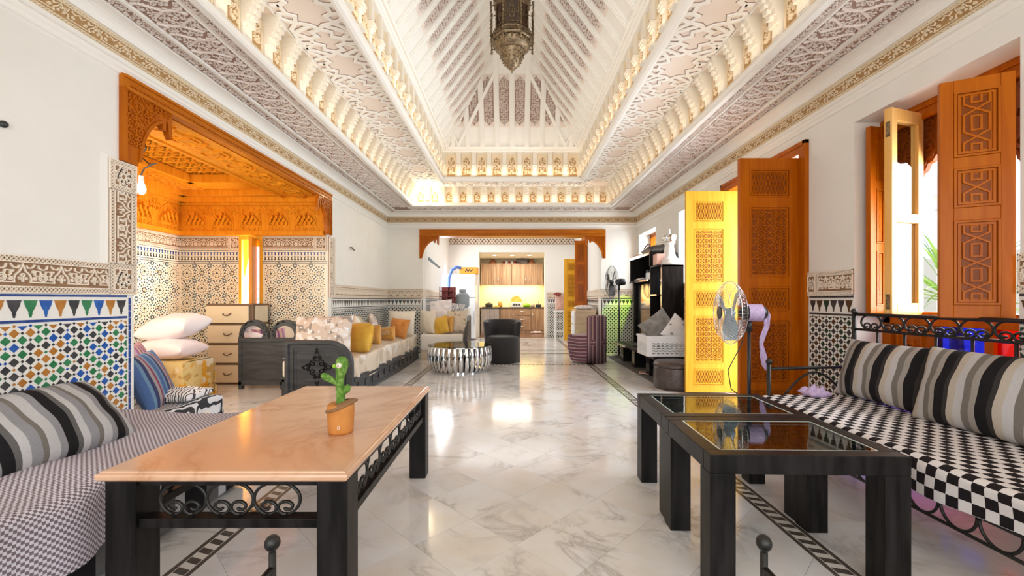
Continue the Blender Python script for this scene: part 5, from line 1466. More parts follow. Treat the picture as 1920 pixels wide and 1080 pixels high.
MB().tube([(BXr, .7, .893), (BXr, 3.08, .893)], .009, 8).build('back_rail', 'iron', rd, smooth=True)
n, q, us = cells(1.52, 3.02, .166)
scrolls(Fr((BXr, 0, 0), Y, Z, (-1, 0, 0)), [u+q/2 for u in us], .947, q/2*.97, .053/(q/2*.97), rd, .0065)
n, q, us = cells(.9, 3.08, .20)
for u in us: MB().tube([(BXr, u, .42), (BXr, u, .893)], .008, 6).build('spindle', 'iron', rd, smooth=True)
cushion('cushion', 'beige, grey and black striped cushion at the far end of the checked daybed', 'cushion', .66, .40, .19, (2.365, 2.70, .635), (.04, -1, 0), (.30, 0, 1), 'str_r', 'striped cushions on the checked daybed', seed=2)
o = cushion('cushion', 'beige, grey and black striped cushion cut off by the right edge of the picture', 'cushion', .72, .42, .20, (2.33, 2.05, .64), (.06, -1, 0), (.30, 0, 1), 'str_r', 'striped cushions on the checked daybed', seed=5)
o.scale = (1, 1, 1)
cl = cushion('lilac_cloth', 'small crumpled lilac cloth on the far end of the checked daybed', 'cloth', .16, .12, .07, (2.05, 2.89, .475), (1, .2, 0), (0, 1, .1), 'lilac', seed=8, noise=.012)
# left daybed
ld = thing('daybed', 'low daybed under a fine grey checked cover along the tiled left wall', 'daybed', (-2.05, 1.7, 0))
LX0, LX1, LY0, LY1 = -2.56, -1.56, .55, 2.62
drape(LX0, LX1, LY0, LY1, .425, .235, .16, edge='x1', seed=7, wav=.013).build('checked_cover', 'chk_l', ld, smooth=True)
MB().box(LX0, LX1-.06, LY0, LY1-.05, .17, .375).build('mattress', 'ivory', ld, bevel=.02)
MB().box(LX0, LX1-.05, LY0, LY1-.06, .02, .17).build('base', 'str_dark', ld, bevel=.01)
cushion('cushion', 'long grey, white and black striped cushion lying against the colourful tiles', 'cushion', .76, .40, .25, (-2.07, 1.83, .535), (0, 1, 0), (-.70, .03, .70), 'str_l', n=26, seed=4, pw=.36)
cushion('cushion', 'grey woven cushion corner at the left edge of the picture', 'cushion', .46, .42, .16, (-1.98, 1.27, .50), (.02, 1, 0), (-.80, 0, .5), 'grey_c', seed=6)

# ------------------------------------------------------------------ floor seating in the alcove
lb = thing('floor_mattress', 'low floor mattress with zebra striped cloth behind the left daybed', 'mattress', (-2.9, 3.25, 0))
MB().box(-3.5, -2.5, 2.97, 3.62, .0, .24).build('mattress', 'ivory', lb, bevel=.05, seg=3)
drape(-3.5, -2.47, 2.99, 3.66, .305, .18, .16, edge='x1', seed=11, wav=.014).build('zebra_cover', 'zebra', lb, smooth=True)
cushion('folded_blanket', 'folded black and white scribble printed blanket on the zebra cloth', 'blanket', .42, .34, .09, (-2.70, 3.40, .345), (1, .1, 0), (0, 1, 0), 'zebra_s', noise=.008, seed=3, pw=.2)
cushion('cushion', 'blue striped cushion leaning on the tiles beside the zebra cloth', 'cushion', .52, .46, .17, (-2.77, 3.27, .485), (.35, -.94, 0), (-.40, -.1, 1), 'str_blue', seed=1)
cushion('cushion', 'purple and pink striped cushion leaning at the back of the alcove', 'cushion', .50, .64, .20, (-3.60, 4.16, .37), (.55, -.84, 0), (-.25, 0, 1), 'str_purple', seed=2)
ym_ = thing('folded_mattress', 'folded yellow and orange printed foam mattress under the pink pillows', 'mattress', (-3.5, 4.75, 0))
b = MB()
for i, z0 in enumerate((0, .15, .30)):
    n = 14; b.grid([[(-4.10+.66*s + .012*math.sin(9*s+i), yy*.72+1.27, zz_) for s in np.linspace(0, 1, n)] for yy, zz_ in [(4.46 + .33 - .33*math.cos(a) if 0 else 4.79-.34*(abs(math.cos(a))**.35)*(1 if math.cos(a) > 0 else -1), z0+.075+.075*(abs(math.sin(a))**.4)*(1 if math.sin(a) > 0 else -1)) for a in np.linspace(0, 2*PI, 33)]])
    for s in (0, n-1): pass
b.box(-4.09, -3.45, 4.47, 4.93, .01, .44)
b.build('mattress', 'yellow_print', ym_, smooth=False)
cushion('pillow', 'plump pale pink pillow lying on the yellow mattress', 'pillow', .60, .40, .25, (-3.76, 4.68, .565), (1, -.05, 0), (0, 1, .02), 'pink', seed=5, pw=.36, n=30)
cushion('pillow', 'large whitish pink pillow on top, leaning on the chest of drawers', 'pillow', .60, .40, .30, (-3.75, 4.74, .80), (1, -.1, .16), (0, 1, .15), 'palepink', seed=9, pw=.36, n=30)
# chest of drawers
cd = thing('chest_of_drawers', 'cream leatherette chest of four drawers with brown trim in the alcove', 'chest', (-3.67, 5.75, 0), (0, 0, 0))
cx0, cx1, cy0, cy1 = -3.975, -3.39, 5.58, 5.94
MB().box(cx0, cx1, cy0, cy1, 0, 1.045).build('carcass', 'brown_trim', cd, bevel=.006)
for i in range(4):
    z0 = .018 + i*.259; ex = .012 if i == 3 else 0
    d = MB().box(cx0+.006-ex, cx1-.055+ex, cy0-.022-ex, cy0, z0+.008, z0+.235).build('drawer', 'cream_leather', cd, bevel=.006)
    hx = (cx0+cx1)/2-.02; hz = z0+.12
    MB().tube([(hx-.05, cy0-.022-ex, hz+.012), (hx-.045, cy0-.042-ex, hz+.006), (hx-.02, cy0-.05-ex, hz-.010), (hx+.02, cy0-.05-ex, hz-.010), (hx+.045, cy0-.042-ex, hz+.006), (hx+.05, cy0-.022-ex, hz+.012)], .007, 6).build('handle', 'brown_trim', d, smooth=True)
    MB().box(cx1, cx1+.008, cy0+.05, cy1-.03, z0+.010, z0+.235).build('side_panel', 'cream_leather', cd, bevel=.003)
MB().box(cx0-.01, cx1+.01, cy0-.02, cy1, 1.03, 1.055).build('top', 'brown_trim', cd, bevel=.004)

# ------------------------------------------------------------------ dark carved headboard with mirrors
hb = thing('headboard', 'dark carved wooden headboard with two arched mirror crests beside the cream chest', 'headboard', (-3.0, 5.28, 0))
fh = Fr((0, 5.27, 0), X, Z, (0, -1, 0))
b = MB().fbox(fh, -3.375, -2.62, .05, .60, -.05, .0); b.fbox(fh, -3.375, -3.335, .0, .60, -.055, .012); b.fbox(fh, -2.86, -2.80, 0, .60, -.055, .012); b.fbox(fh, -3.375, -2.62, .585, .625, -.06, .02); b.fbox(fh, -3.375, -2.62, .05, .10, -.05, .012)
b.build('panel', 'charcoal_wood', hb, bevel=.004)
for i, cxx in enumerate((-3.19, -2.80)):
    A = [(cxx-.19, .62)] + [(cxx+.18*math.cos(a), .66+.20*math.sin(a)) for a in np.linspace(PI, 0, 15)] + [(cxx+.19, .62)]
    cr = MB().prism(fh, A, -.04, .005)
    L = [[(cxx+.165*math.cos(a), .66+.18*math.sin(a)) for a in np.linspace(PI, 0, 13)]]
    for s in (1, -1): L += [spiral(cxx+s*.15, .68, .035, 1.3, 0, s), spiral(cxx+s*.13, .75, .028, 1.2, 1, -s), [(cxx+s*.10, .80), (cxx+s*.05, .845), (cxx, .835)]]
    V, F = ribbon(L, .012, .012, .005); cr.add(fh(V), F); crest = cr.build('crest', 'charcoal_wood', hb)
    M_ = [(cxx-.10, .64)] + [(cxx+.115*math.cos(a), .675+.11*math.sin(a)) for a in np.linspace(PI+.2, -.2, 15)] + [(cxx+.10, .64)]
    MB().prism(fh, M_, .005, .010).build('mirror', 'mirror', crest)

# ------------------------------------------------------------------ left sofa
so = thing('sofa', 'long dark carved sofa with a champagne satin cover along the left wall', 'sofa', (-2.1, 6.4, 0))
SX0, SX1, SY0, SY1 = -2.55, -1.76, 4.72, 7.98
b = MB().box(SX0, SX1+.01, SY0, SY1, .02, .24); b.box(SX0, SX1+.025, SY0, SY1, .19, .225); b.box(SX0, SX1+.02, SY0, SY1, .02, .05)
b.build('base', 'charcoal_wood', so, bevel=.004)
fb = Fr((SX1+.01, 0, 0), Y, Z, X)
for i in range(13):
    y = SY0 + .15 + i*.25
    MB().prism(fb, [(y+.045*math.cos(a), .12+.045*math.sin(a)) for a in np.linspace(0, 2*PI, 13)[:-1]], 0, .012).build('medallion', 'charcoal_wood', so)
MB().box(SX0, SX1-.03, SY0, SY1, .24, .43).build('mattress', 'ivory', so, bevel=.03)
drape(SX0, SX1, SY0+.02, SY1, .455, .24, .01, edge='x1', seed=13, wav=.010).build('satin_cover', 'satin', so, smooth=True)
fe = Fr((0, 4.66, 0), X, Z, (0, -1, 0))
E = [(-2.47, .03), (-1.745, .03), (-1.745, .36)] + [(-1.995+.25*math.cos(a), .40+.25*math.sin(a)) for a in np.linspace(.05, PI/2, 9)] + [(-2.47, .65)]
ep = MB().prism(fe, E, -.055, 0)
def inset(k): return [(-2.47+k*1.1, .03+k), (-1.745-k, .03+k), (-1.745-k, .36)] + [(-1.995+(.25-k)*math.cos(a), .40+(.25-k)*math.sin(a)) for a in np.linspace(.05, PI/2, 9)] + [(-2.47+k*1.1, .65-k)]
V, F = ribbon([inset(.012)+[inset(.012)[0]]], .035, .022); ep.add(fe(V), F)
V, F = ribbon([inset(.075)+[inset(.075)[0]], inset(.10)+[inset(.10)[0]]], .007, .008); ep.add(fe(V), F)
epo = ep.build('end_panel', 'charcoal_wood', so)
L = []
cxx, cz = -2.13, .365
for s in (1, -1):
    for k in (1, -1): L += [spiral(cxx+s*.045, cz+k*.045, .042, 1.4, 0 if s > 0 else PI, s*k, 12), spiral(cxx+s*.095, cz+k*.02, .026, 1.2, 2, -s*k, 9), spiral(cxx+s*.025, cz+k*.105, .024, 1.2, 1, s*k, 9)]
    L += [[(cxx+s*.13, cz+.02), (cxx+s*.165, cz), (cxx+s*.13, cz-.02)], [(cxx-.02, cz+s*.15), (cxx, cz+s*.19), (cxx+.02, cz+s*.15)], [(cxx-.012, cz+s*.19), (cxx, cz+s*.215), (cxx+.012, cz+s*.19)]]
V, F = ribbon(L, .008, .008); MB().add(fe(V), F).build('carving', 'black_wood', epo)
g = 'cushions along the left sofa'
cushion('cushion', 'big beige floral satin cushion against the carved sofa end', 'cushion', .66, .52, .22, (-2.235, 5.06, .66), (1, .12, 0), (0, .22, 1), 'floral', g, seed=1)
cu = cushion('cushion', 'round mustard cushion with a frilled edge beside the floral one', 'cushion', .33, .34, .15, (-1.925, 5.42, .625), (.93, -.35, 0), (-.1, .3, 1), 'mustard', g, seed=2, pinch=-.12)
b = MB(); n = 90
for k in range(n):
    a = 2*PI*k/n; ca, sa = math.cos(a), math.sin(a)
    q = min(1/max(abs(ca), 1e-3), 1/max(abs(sa), 1e-3))*.16; q = min(q, .185)
    b.add([(q*ca-.008*sa, q*sa+.008*ca, -.006), (q*ca+.008*sa, q*sa-.008*ca, .006), ((q+.034)*ca+.012*sa, (q+.034)*sa-.012*ca, .016*(-1)**k), ((q+.034)*ca-.012*sa, (q+.034)*sa+.012*ca, -.016*(-1)**k)], [(0, 1, 2, 3)])
loc_part(b.build('frill', 'mustard', None), cu)
cushion('cushion', 'tall cream cushion behind the frilled mustard one', 'cushion', .46, .46, .18, (-2.16, 5.95, .67), (.45, -.9, 0), (-.25, 0, 1), 'ivory', g, seed=3)
cushion('cushion', 'sage beige satin cushion leaning on the tiled wall', 'cushion', .52, .42, .18, (-2.33, 6.55, .66), (.25, -.95, 0), (-.25, 0, 1), 'beige_c', g, seed=4)
cushion('cushion', 'silvery beige cushion in the middle of the sofa against the wall', 'cushion', .44, .44, .17, (-2.31, 7.12, .67), (.25, -.95, 0), (-.25, 0, 1), 'floral', g, seed=14)
cushion('cushion', 'small gold velvet cushion next to the cream one', 'cushion', .30, .30, .13, (-2.02, 6.30, .595), (.72, -.7, 0), (-.2, .15, 1), 'gold_c', g, seed=5)
cu = cushion('cushion', 'small oblong gold cushion with pale embroidery in the middle of the sofa', 'cushion', .34, .23, .12, (-1.98, 6.82, .565), (.8, -.6, .12), (-.2, .25, 1), 'gold_c', g, seed=6)
b = MB(); V, F = ribbon([[(-.12+.02*i, .012*(-1)**i) for i in range(13)], [(-.12+.02*i, .03+.008*(-1)**i) for i in range(13)]], .006, .002, .060); b.add(V, F); loc_part(b.build('embroidery', 'ivory', None), cu)
cu = cushion('cushion', 'square rust velvet cushion with a buttoned centre', 'cushion', .34, .34, .13, (-1.93, 7.28, .625), (1, -.15, -.12), (0, .35, 1), 'rust', g, seed=7)
b = MB().ball((0, 0, .062), .014, 6); V, F = ribbon([[(0, 0), (.12*math.cos(a), .12*math.sin(a))] for a in (.78, 2.35, 3.93, 5.5)], .006, .004, .060); b.add(V, F); loc_part(b.build('button', 'rust', None), cu)
cushion('cushion', 'large ivory cushion standing in the sofa corner behind the rust one', 'cushion', .50, .46, .16, (-2.0, 7.72, .69), (1, -.1, 0), (0, .25, 1), 'ivory', g, seed=8)
# corner sofa along the far wall
cs = thing('corner_sofa', 'white upholstered corner sofa unit in front of the opening', 'sofa', (-1.28, 8.2, 0))
MB().box(-1.70, -.90, 7.87, 8.62, .16, .47).build('seat', 'offwhite', cs, bevel=.045, seg=4)
MB().box(-1.68, -.92, 7.90, 8.60, .0, .16).build('base', 'palewood', cs, bevel=.004)
MB().box(-1.70, -.90, 8.50, 8.68, .16, .86).build('backrest', 'offwhite', cs, bevel=.05, seg=4)
b = MB().prism(Fr((-.89, 0, 0), Y, Z, X), [(7.88, .0), (8.66, .0), (8.66, .80), (8.45, .78), (8.2, .70), (7.98, .52), (7.88, .40)], 0, .06)
b.build('armrest', 'charcoal_wood', cs, bevel=.01)
g = 'cushions on the corner sofa'
cushion('cushion', 'ivory cushion at the inner end of the corner sofa', 'cushion', .42, .44, .18, (-1.60, 8.12, .69), (.8, -.6, 0), (-.15, .2, 1), 'ivory', g, seed=1)
cushion('cushion', 'white striped cushion behind the mustard one on the corner sofa', 'cushion', .40, .40, .15, (-1.40, 8.36, .73), (1, -.1, 0), (.1, .2, 1), 'palepink', g, seed=2)
cushion('cushion', 'mustard cushion with ruffled edge on the corner sofa', 'cushion', .30, .34, .14, (-1.33, 7.99, .63), (.95, -.3, .25), (-.2, .25, 1), 'mustard', g, seed=3)
cushion('cushion', 'amber velvet cushion between the mustard and the flowered ones', 'cushion', .28, .32, .13, (-1.20, 8.12, .645), (.6, -.8, 0), (0, .2, 1), 'gold_c', g, seed=4)
cushion('cushion', 'beige cushion with a flower motif at the arm of the corner sofa', 'cushion', .40, .42, .15, (-1.05, 8.16, .70), (1, -.1, 0), (0, .2, 1), 'floral2', g, seed=5)
cushion('folded_blanket', 'folded white fleece blanket on the back of the corner sofa', 'blanket', .46, .26, .22, (-1.42, 8.52, .97), (1, .1, .1), (0, .3, 1), 'palepink', 'blankets on the corner sofa back', noise=.012, seed=6, pw=.3)
cushion('folded_blanket', 'white blanket with black print lying next to the fleece one', 'blanket', .40, .22, .16, (-1.14, 8.55, .93), (1, 0, -.12), (0, .4, 1), 'zebra_s', 'blankets on the corner sofa back', noise=.010, seed=7, pw=.3)
# ------------------------------------------------------------------ mirrored drum table
dt = thing('drum_table', 'round coffee table of curved mirrored steel slats with a glass top', 'table', (-.82, 6.75, 0))
c = (-.82, 6.72, 0)
prof = [(.41, 0.0), (.43, .02), (.47, .08), (.495, .15), (.505, .22), (.505, .28), (.495, .34), (.485, .385)]
NS = 34
for k in range(NS):
    a0 = 2*PI*k/NS; da = 2*PI/NS*.60; b = MB()
    for inn in (0, .006):
        pass
    P = [[(c[0]+r*math.cos(a0+s*da), c[1]+r*math.sin(a0+s*da), z) for s in (0, .5, 1)] for r, z in prof]
    Q = [[(c[0]+(r-.006)*math.cos(a0+s*da), c[1]+(r-.006)*math.sin(a0+s*da), z) for s in (1, .5, 0)] for r, z in prof]
    b.grid([p+q for p, q in zip(P, Q)], wrap=True); b.build('slat', 'steel', dt, smooth=True)
MB().lathe([(.398, .0), (.412, .0), (.412, .02), (.398, .02), (.398, 0)], 48, c).build('base_ring', 'steel', dt, smooth=False)
MB().lathe([(.465, .385), (.492, .385), (.492, .398), (.465, .398), (.465, .385)], 48, c).build('top_ring', 'steel', dt)
MB().lathe([(.0001, .398), (.50, .398), (.503, .403), (.50, .408), (.0001, .408)], 56, c).build('glass_top', 'glass_t', dt)
MB().lathe([(.0001, .02), (.40, .02), (.40, .026), (.0001, .026)], 40, c).build('mirror_plate', 'mirror', dt)

# ------------------------------------------------------------------ tub chairs
def tub(nm, lbl, x, y, rz, mseat, mback, H, R=.305, buttons=True, scallop=False):
    t = thing(nm, lbl, 'armchair', (x, y, 0), (0, 0, rz))
    def P(b, nm2, m, sm=True, bv=0): return loc_part(b.build(nm2, m, None, smooth=sm, bevel=bv), t)
    n = 40
    if scallop:
        def rr(a): return R*(1 + .045*abs(math.sin(4.5*a)))
        prof = [(.80, .02), (.88, .08), (.95, .2), (1.0, .33), (1.0, .42), (.95, .47), (.7, .49), (.35, .485), (.001, .48)]
    else:
        def rr(a): return R
        prof = [(.94, .0), (.97, .02), (.99, .2), (1.0, .40), (.985, .44), (.93, .46), (.6, .468), (.3, .468), (.001, .468)]
    G = [[(rr(2*PI*i/n)*k*math.cos(2*PI*i/n)*(1.0), rr(2*PI*i/n)*k*math.sin(2*PI*i/n), z) for i in range(n)] for k, z in prof]
    P(MB().grid(G, wrap=True), 'seat', mseat)
    # curved back: open towards local -y
    a0, a1 = (-.10*PI, 1.10*PI) if not scallop else (.02*PI, .98*PI); na = 30; G = []
    for i in range(na+1):
        q = i/na; a = a0 + (a1-a0)*q; top = H - (.04 if not scallop else .02)*abs(2*q-1)**3
        ro = R*1.035; ri = R*.80; fl = 1.09 if not scallop else 1.0; row = []
        z0 = .0 if scallop else .0
        for r, z in ((ro, z0), (ro, .45), (ro*fl, top-.02), (ro*fl-.02, top), ((ri+ro*fl)/2, top+.004), (ri*1.03, top-.02), (ri*.99, .56), (ri*.98, .46), (ri*.98, z0)):
            if scallop and z < .3 and r < R: z = .3
            row.append((r*math.cos(a), r*math.sin(a), z))
        G.append(row)
    b = MB().grid(G, wrap=True)
    for e in (0, na): b.add(G[e], [tuple(range(9))])
    bk = P(b, 'backrest', mback)
    if buttons:
        for row, z in enumerate((.54, .60, .66)):
            for i in range(6 - row % 2):
                a = a0 + (a1-a0)*(.16 + (.68/5)*(i + (.5 if row % 2 else 0)))
                b = MB().ball((R*.785*math.cos(a), R*.785*math.sin(a), z), .012, 5)
                o = b.build('button', mback, None, smooth=True); loc_part(o, bk)
    return t
tub('armchair', 'small black velvet tub armchair with a buttoned back', -.175, 7.63, .12, 'black_velvet', 'black_velvet', .755)
tub('armchair', 'plum striped tub armchair with a scalloped seat', 1.34, 7.66, -PI/2-.22, 'str_chair', 'str_chair_v', .83, R=.335, buttons=False, scallop=True)

# ------------------------------------------------------------------ fans
def fan(nm, lbl, x, y, hz, fx, dirv, R, mb_, mg, mbl, base_r=.20, ribbon_cloth=False, nb=3):
    t = thing(nm, lbl, 'fan', (x, y, 0))
    MB().lathe([(.0001, 0), (base_r, 0), (base_r, .015), (base_r*.55, .035), (.03, .05), (.0001, .05)], 24, (x, y, 0)).build('base', mb_, t, smooth=True)
    MB().tube([(x, y, .04), (x, y, hz-.14)], .014, 10).build('pole', mb_, t, smooth=True)
    d = Vector(dirv).normalized(); ux = d.cross(Vector((0, 0, 1))).normalized(); uz = ux.cross(d)
    fr = Fr((x, y, hz), tuple(ux), tuple(uz), tuple(d))
    def lat(prof, n=20): 
        return [fr([(r*math.cos(2*PI*i/n), r*math.sin(2*PI*i/n), w_) for i in range(n)]) for r, w_ in prof]
    MB().grid(lat([(.001, -.13), (.045, -.125), (.062, -.10), (.066, -.03), (.055, .05), (.03, .07), (.001, .07)]), wrap=True).build('motor', mb_, t, smooth=True)
    MB().tube([(x, y, hz-.15), (x, y, hz-.06)], .024, 8).build('neck', mb_, t, smooth=True)
    cg = MB(); w0 = .15
    for k in range(56):
        a = 2*PI*k/56; ca, sa = math.cos(a), math.sin(a)
        cg.tube(fr([(r*ca, r*sa, w0+z) for r, z in ((.045, .075), (R*.45, .078), (R*.8, .055), (R*.97, .02), (R, 0), (R*.97, -.02), (R*.8, -.06), (R*.4, -.075), (.06, -.075))]), .0014, 3, caps=False)
    for r, z in ((R, 0), (R*.8, .055), (R*.5, .077), (R*.8, -.06)): cg.tube(fr([(r*math.cos(a), r*math.sin(a), w0+z) for a in np.linspace(0, 2*PI, 33)[:-1]]), .003 if r == R else .002, 4, True)
    cg.build('cage', mg, t, smooth=True)
    MB().grid(lat([(.001, w0+.082), (.05, w0+.080), (.05, w0+.070), (.001, w0+.068)]), wrap=True).build('badge', mb_, t)
    MB().grid(lat([(.001, w0+.035), (.035, w0+.03), (.04, w0-.03), (.001, w0-.05)]), wrap=True).build('hub', mbl, t, smooth=True)
    for k in range(nb):
        a = 2*PI*k/nb + .4; G = []
        for i in range(8):
            q = i/7; r = .03 + (R*.88-.03)*q; wd = (.20+.55*math.sin(PI*min(1, .25+q*.7)))*.9
            G.append([fr([(r*math.cos(a+wd*s), r*math.sin(a+wd*s), w0 + .028*s)])[0] for s in np.linspace(-1, 1, 6)])
        b = MB().grid(G); b.grid(np.array(G)[:, ::-1] + np.array(d)*.003); b.build('blade', mbl, t, smooth=True)
    return t, fr
f1, fr1 = fan('pedestal_fan', 'chrome and pale blue pedestal fan in front of the open wooden doors', 1.90, 3.42, 1.0, 0, (-1, .12, 0), .255, 'black_plastic', 'steel', 'fanblue')
b = MB(); b.lathe([(.03, .33), (.055, .32), (.06, .28), (.04, .26), (.03, .26)], 14, (1.885, 3.38, 0)); b.tube([(1.90, 3.40, .31), (1.78, 3.36, .29), (1.70, 3.35, .27)], [.03, .045, .02], 10); b.build('switch_box', 'black_plastic', f1, smooth=True)
b = MB(); b.tube([(1.88, 3.40, .95), (1.80, 3.35, .75), (1.70, 3.36, .55), (1.73, 3.37, .40), (1.84, 3.39, .32)], .004, 5); b.build('cord', 'black_plastic', f1, smooth=True)
sc_ = thing('gauze_scarf', 'lilac gauze scarf wrapped round the fan motor and hanging down', 'scarf', (2.06, 3.47, 1.0))
MB().grid([fr1([(.07*math.cos(a), .07*math.sin(a), w_) for a in np.linspace(0, 2*PI, 21)[:-1]]) for w_ in (-.09, -.06, -.03, 0, .02)], wrap=True).build('wrap', 'lilac', sc_, smooth=True)
pts = [fr1([(0, 0.02, -.12)])[0] + np.array(q) for q in ((0, 0, 0), (.012, -.01, -.04), (.010, -.01, -.12), (-.02, 0, -.22), (-.03, .0, -.27), (-.015, 0, -.36), (.0, .0, -.44), (.012, 0, -.48))]
b = MB(); wv = [.018, .026, .024, .030, .018, .026, .020, .004]
b.grid([[p + np.array((w_*s, .012*math.sin(5*s+i), 0)) for s in np.linspace(-1, 1, 7)] for i, (p, w_) in enumerate(zip(pts, wv))]); b.build('tail', 'lilac', sc_, smooth=True)
f2, fr2 = fan('pedestal_fan', 'black pedestal fan beside the television unit', 2.05, 8.17, 1.45, 0, (-1, -.07, 0), .31, 'black_plastic', 'black_plastic', 'black_plastic', base_r=.17)

# ------------------------------------------------------------------ television unit
MB_rug = MB().box(1.86, 2.57, 5.15, 8.35, 0, .012); tag(MB_rug.build('mat', 'rug'), 'dark grey mat under the television bench', 'mat')
tb = thing('television_unit', 'black wall unit with open shelves, tall side column and long low bench', 'cabinet', (2.25, 6.9, 0))
b = MB().box(1.87, 2.56, 5.62, 7.78, .315, .352); b.build('bench_top', 'black_wood', tb, bevel=.003)
MB().box(1.862, 1.872, 5.62, 7.78, .318, .350).build('edge_strip', 'steel', tb)
for y in (6.15, 6.9, 7.6): MB().box(1.98, 2.45, y, y+.16, .012, .315).build('leg', 'black_gloss', tb)
def sh(x0, x1, y0, y1, z0, z1, nm='board', m='black_wood'): return MB().box(x0, x1, y0, y1, z0, z1).build(nm, m, tb, bevel=.002)
sh(2.235, 2.56, 6.36, 6.385, .352, 1.63, 'side_panel'); sh(2.16, 2.56, 6.66, 6.685, .352, 1.63, 'side_panel'); sh(2.16, 2.56, 6.36, 6.685, 1.605, 1.632, 'top_board')
MB().box(2.225, 2.236, 6.358, 6.387, .352, 1.63).build('edge_strip', 'steel', tb)
for z in (.75, 1.17): sh(2.17, 2.56, 6.385, 6.66, z, z+.02, 'shelf'); MB().box(2.160, 2.171, 6.385, 6.66, z, z+.02).build('edge_strip', 'steel', tb)
sh(2.545, 2.56, 6.60, 7.75, .352, 1.84, 'back_panel')
sh(2.13, 2.55, 6.60, 7.70, 1.815, 1.84, 'shelf'); sh(2.13, 2.55, 6.685, 7.70, 1.405, 1.43, 'shelf'); sh(2.13, 2.55, 6.60, 6.625, 1.632, 1.815, 'side_panel'); sh(2.13, 2.55, 7.675, 7.70, 1.43, 1.815, 'side_panel')
MB().box(2.118, 2.130, 6.60, 7.70, 1.806, 1.845).build('edge_strip', 'steel', tb); MB().box(2.118, 2.130, 6.685, 7.70, 1.402, 1.430).build('edge_strip', 'steel', tb)
sh(2.20, 2.56, 7.70, 7.78, .352, 1.60, 'side_column')
tv = thing('television', 'flat television reflecting the bright room, inside the black wall unit', 'television', (2.3, 7.2, .352))
MB().box(2.26, 2.31, 6.74, 7.66, .47, 1.385).build('case', 'black_gloss', tv, bevel=.004); MB().box(2.254, 2.26, 6.76, 7.64, .49, 1.37).build('screen', 'screen', tv)
MB().box(2.18, 2.42, 7.05, 7.35, .352, .37).build('foot', 'black_gloss', tv); MB().box(2.27, 2.31, 7.15, 7.25, .37, .47).build('neck', 'black_gloss', tv)
# things on the unit
kg = thing('chess_king', 'large white chess king ornament with a silver crown on the black column', 'ornament', (2.38, 6.46, 1.632))
c = (2.38, 6.46, 1.632)
MB().lathe([(.0001, 0), (.155, 0), (.158, .03), (.14, .045), (.145, .075), (.125, .095), (.095, .13), (.078, .20), (.068, .27), (.066, .31), (.085, .325), (.085, .34), (.06, .35), (.0001, .35)], 28, c).build('body', 'white_enamel', kg, smooth=True)
b = MB()
b.lathe([(.075, .345), (.095, .352), (.088, .37), (.085, .40), (.10, .445), (.104, .455), (.092, .45), (.07, .40), (.0001, .39)], 28, c)
for k in range(8):
    a = k*PI/4; b.tube([(c[0]+.082*math.cos(a), c[1]+.082*math.sin(a), c[2]+.36), (c[0]+.10*math.cos(a), c[1]+.10*math.sin(a), c[2]+.455)], .012, 5)
b.build('crown', 'steel', kg, smooth=True)
MB().lathe([(.022, .38), (.020, .46), (.014, .54), (.0001, .55)], 12, c).build('cross_stem', 'white_enamel', kg, smooth=True)
b = MB().box(2.17, 2.30, 6.40, 6.57, 1.634, 1.80); tag(b.build('carton', 'pinkbox', None, bevel=.006), 'small pink cardboard carton on the black shelf beside the white ornament', 'box')
b = cushion('shoulder_bag', 'slumped black leather bag on top of the television unit', 'bag', .50, .34, .16, (2.36, 7.0, 1.93), (0, 1, .05), (1, 0, .2), 'croc', noise=.012, seed=3, pw=.3)
hm = MB().tube([(2.22+.02*math.sin(3*t), 6.85+.35*t, 1.96+.06*math.sin(PI*t)) for t in np.linspace(0, 1, 12)], .010, 6); loc_part(hm.build('strap', 'croc', None), b).matrix_parent_inverse = b.matrix_basis.inverted()
for i, (y, z, w_, l_) in enumerate(((7.28, 1.845, .26, .32), (7.29, 1.866, .24, .30), (7.42, 1.845, .20, .14))):
    tag(MB().box(2.16, 2.16+w_, y-.0, y+l_ if i < 2 else y+.001+l_, z, z+.02).build('magazine', ('white_plastic', 'pinkbox', 'offwhite')[i], None, bevel=.002), ('white magazine at the bottom of the pile on the wall unit', 'pinkish magazine lying on the white one on the wall unit', 'off-white booklet beyond the magazine pile')[i], 'magazine') if i < 2 else None
jr = thing('food_jar', 'small clear jar with grey lid in the upper shelf of the unit', 'jar', (2.25, 7.0, 1.43))
MB().lathe([(.0001, 0), (.05, 0), (.055, .02), (.055, .11), (.04, .13), (.0001, .13)], 16, (2.25, 7.0, 1.43)).build('body', 'fanblue', jr, smooth=True); MB().lathe([(.0001, .13), (.045, .13), (.045, .16), (.0001, .16)], 16, (2.25, 7.0, 1.43)).build('lid', 'black_plastic', jr)
tag(MB().box(2.18, 2.34, 6.74, 6.90, 1.43, 1.54).build('radio', 'white_plastic', None, bevel=.01), 'little white radio box in the upper shelf beside the jar', 'radio')
cushion('cloth_bundle', 'crumpled pale cloth lying in the upper shelf of the unit', 'cloth', .40, .22, .06, (2.26, 7.33, 1.455), (0, 1, 0), (1, 0, 0), 'palepink', noise=.010, seed=8)
tag(MB().box(1.95, 2.14, 6.32, 6.55, .352, .378).build('book', 'pinkbox', None, bevel=.002), 'pink covered book lying on the low bench, under the white one', 'book')
tag(MB().box(1.96, 2.12, 6.33, 6.52, .378, .398).build('book', 'offwhite', None, bevel=.002), 'white book on top of the pink one on the low bench', 'book')
tag(MB().box(1.96, 2.16, 6.9, 7.5, .352, .366).build('tray', 'black_plastic', None, bevel=.004), 'flat black tray at the far end of the low bench', 'tray')
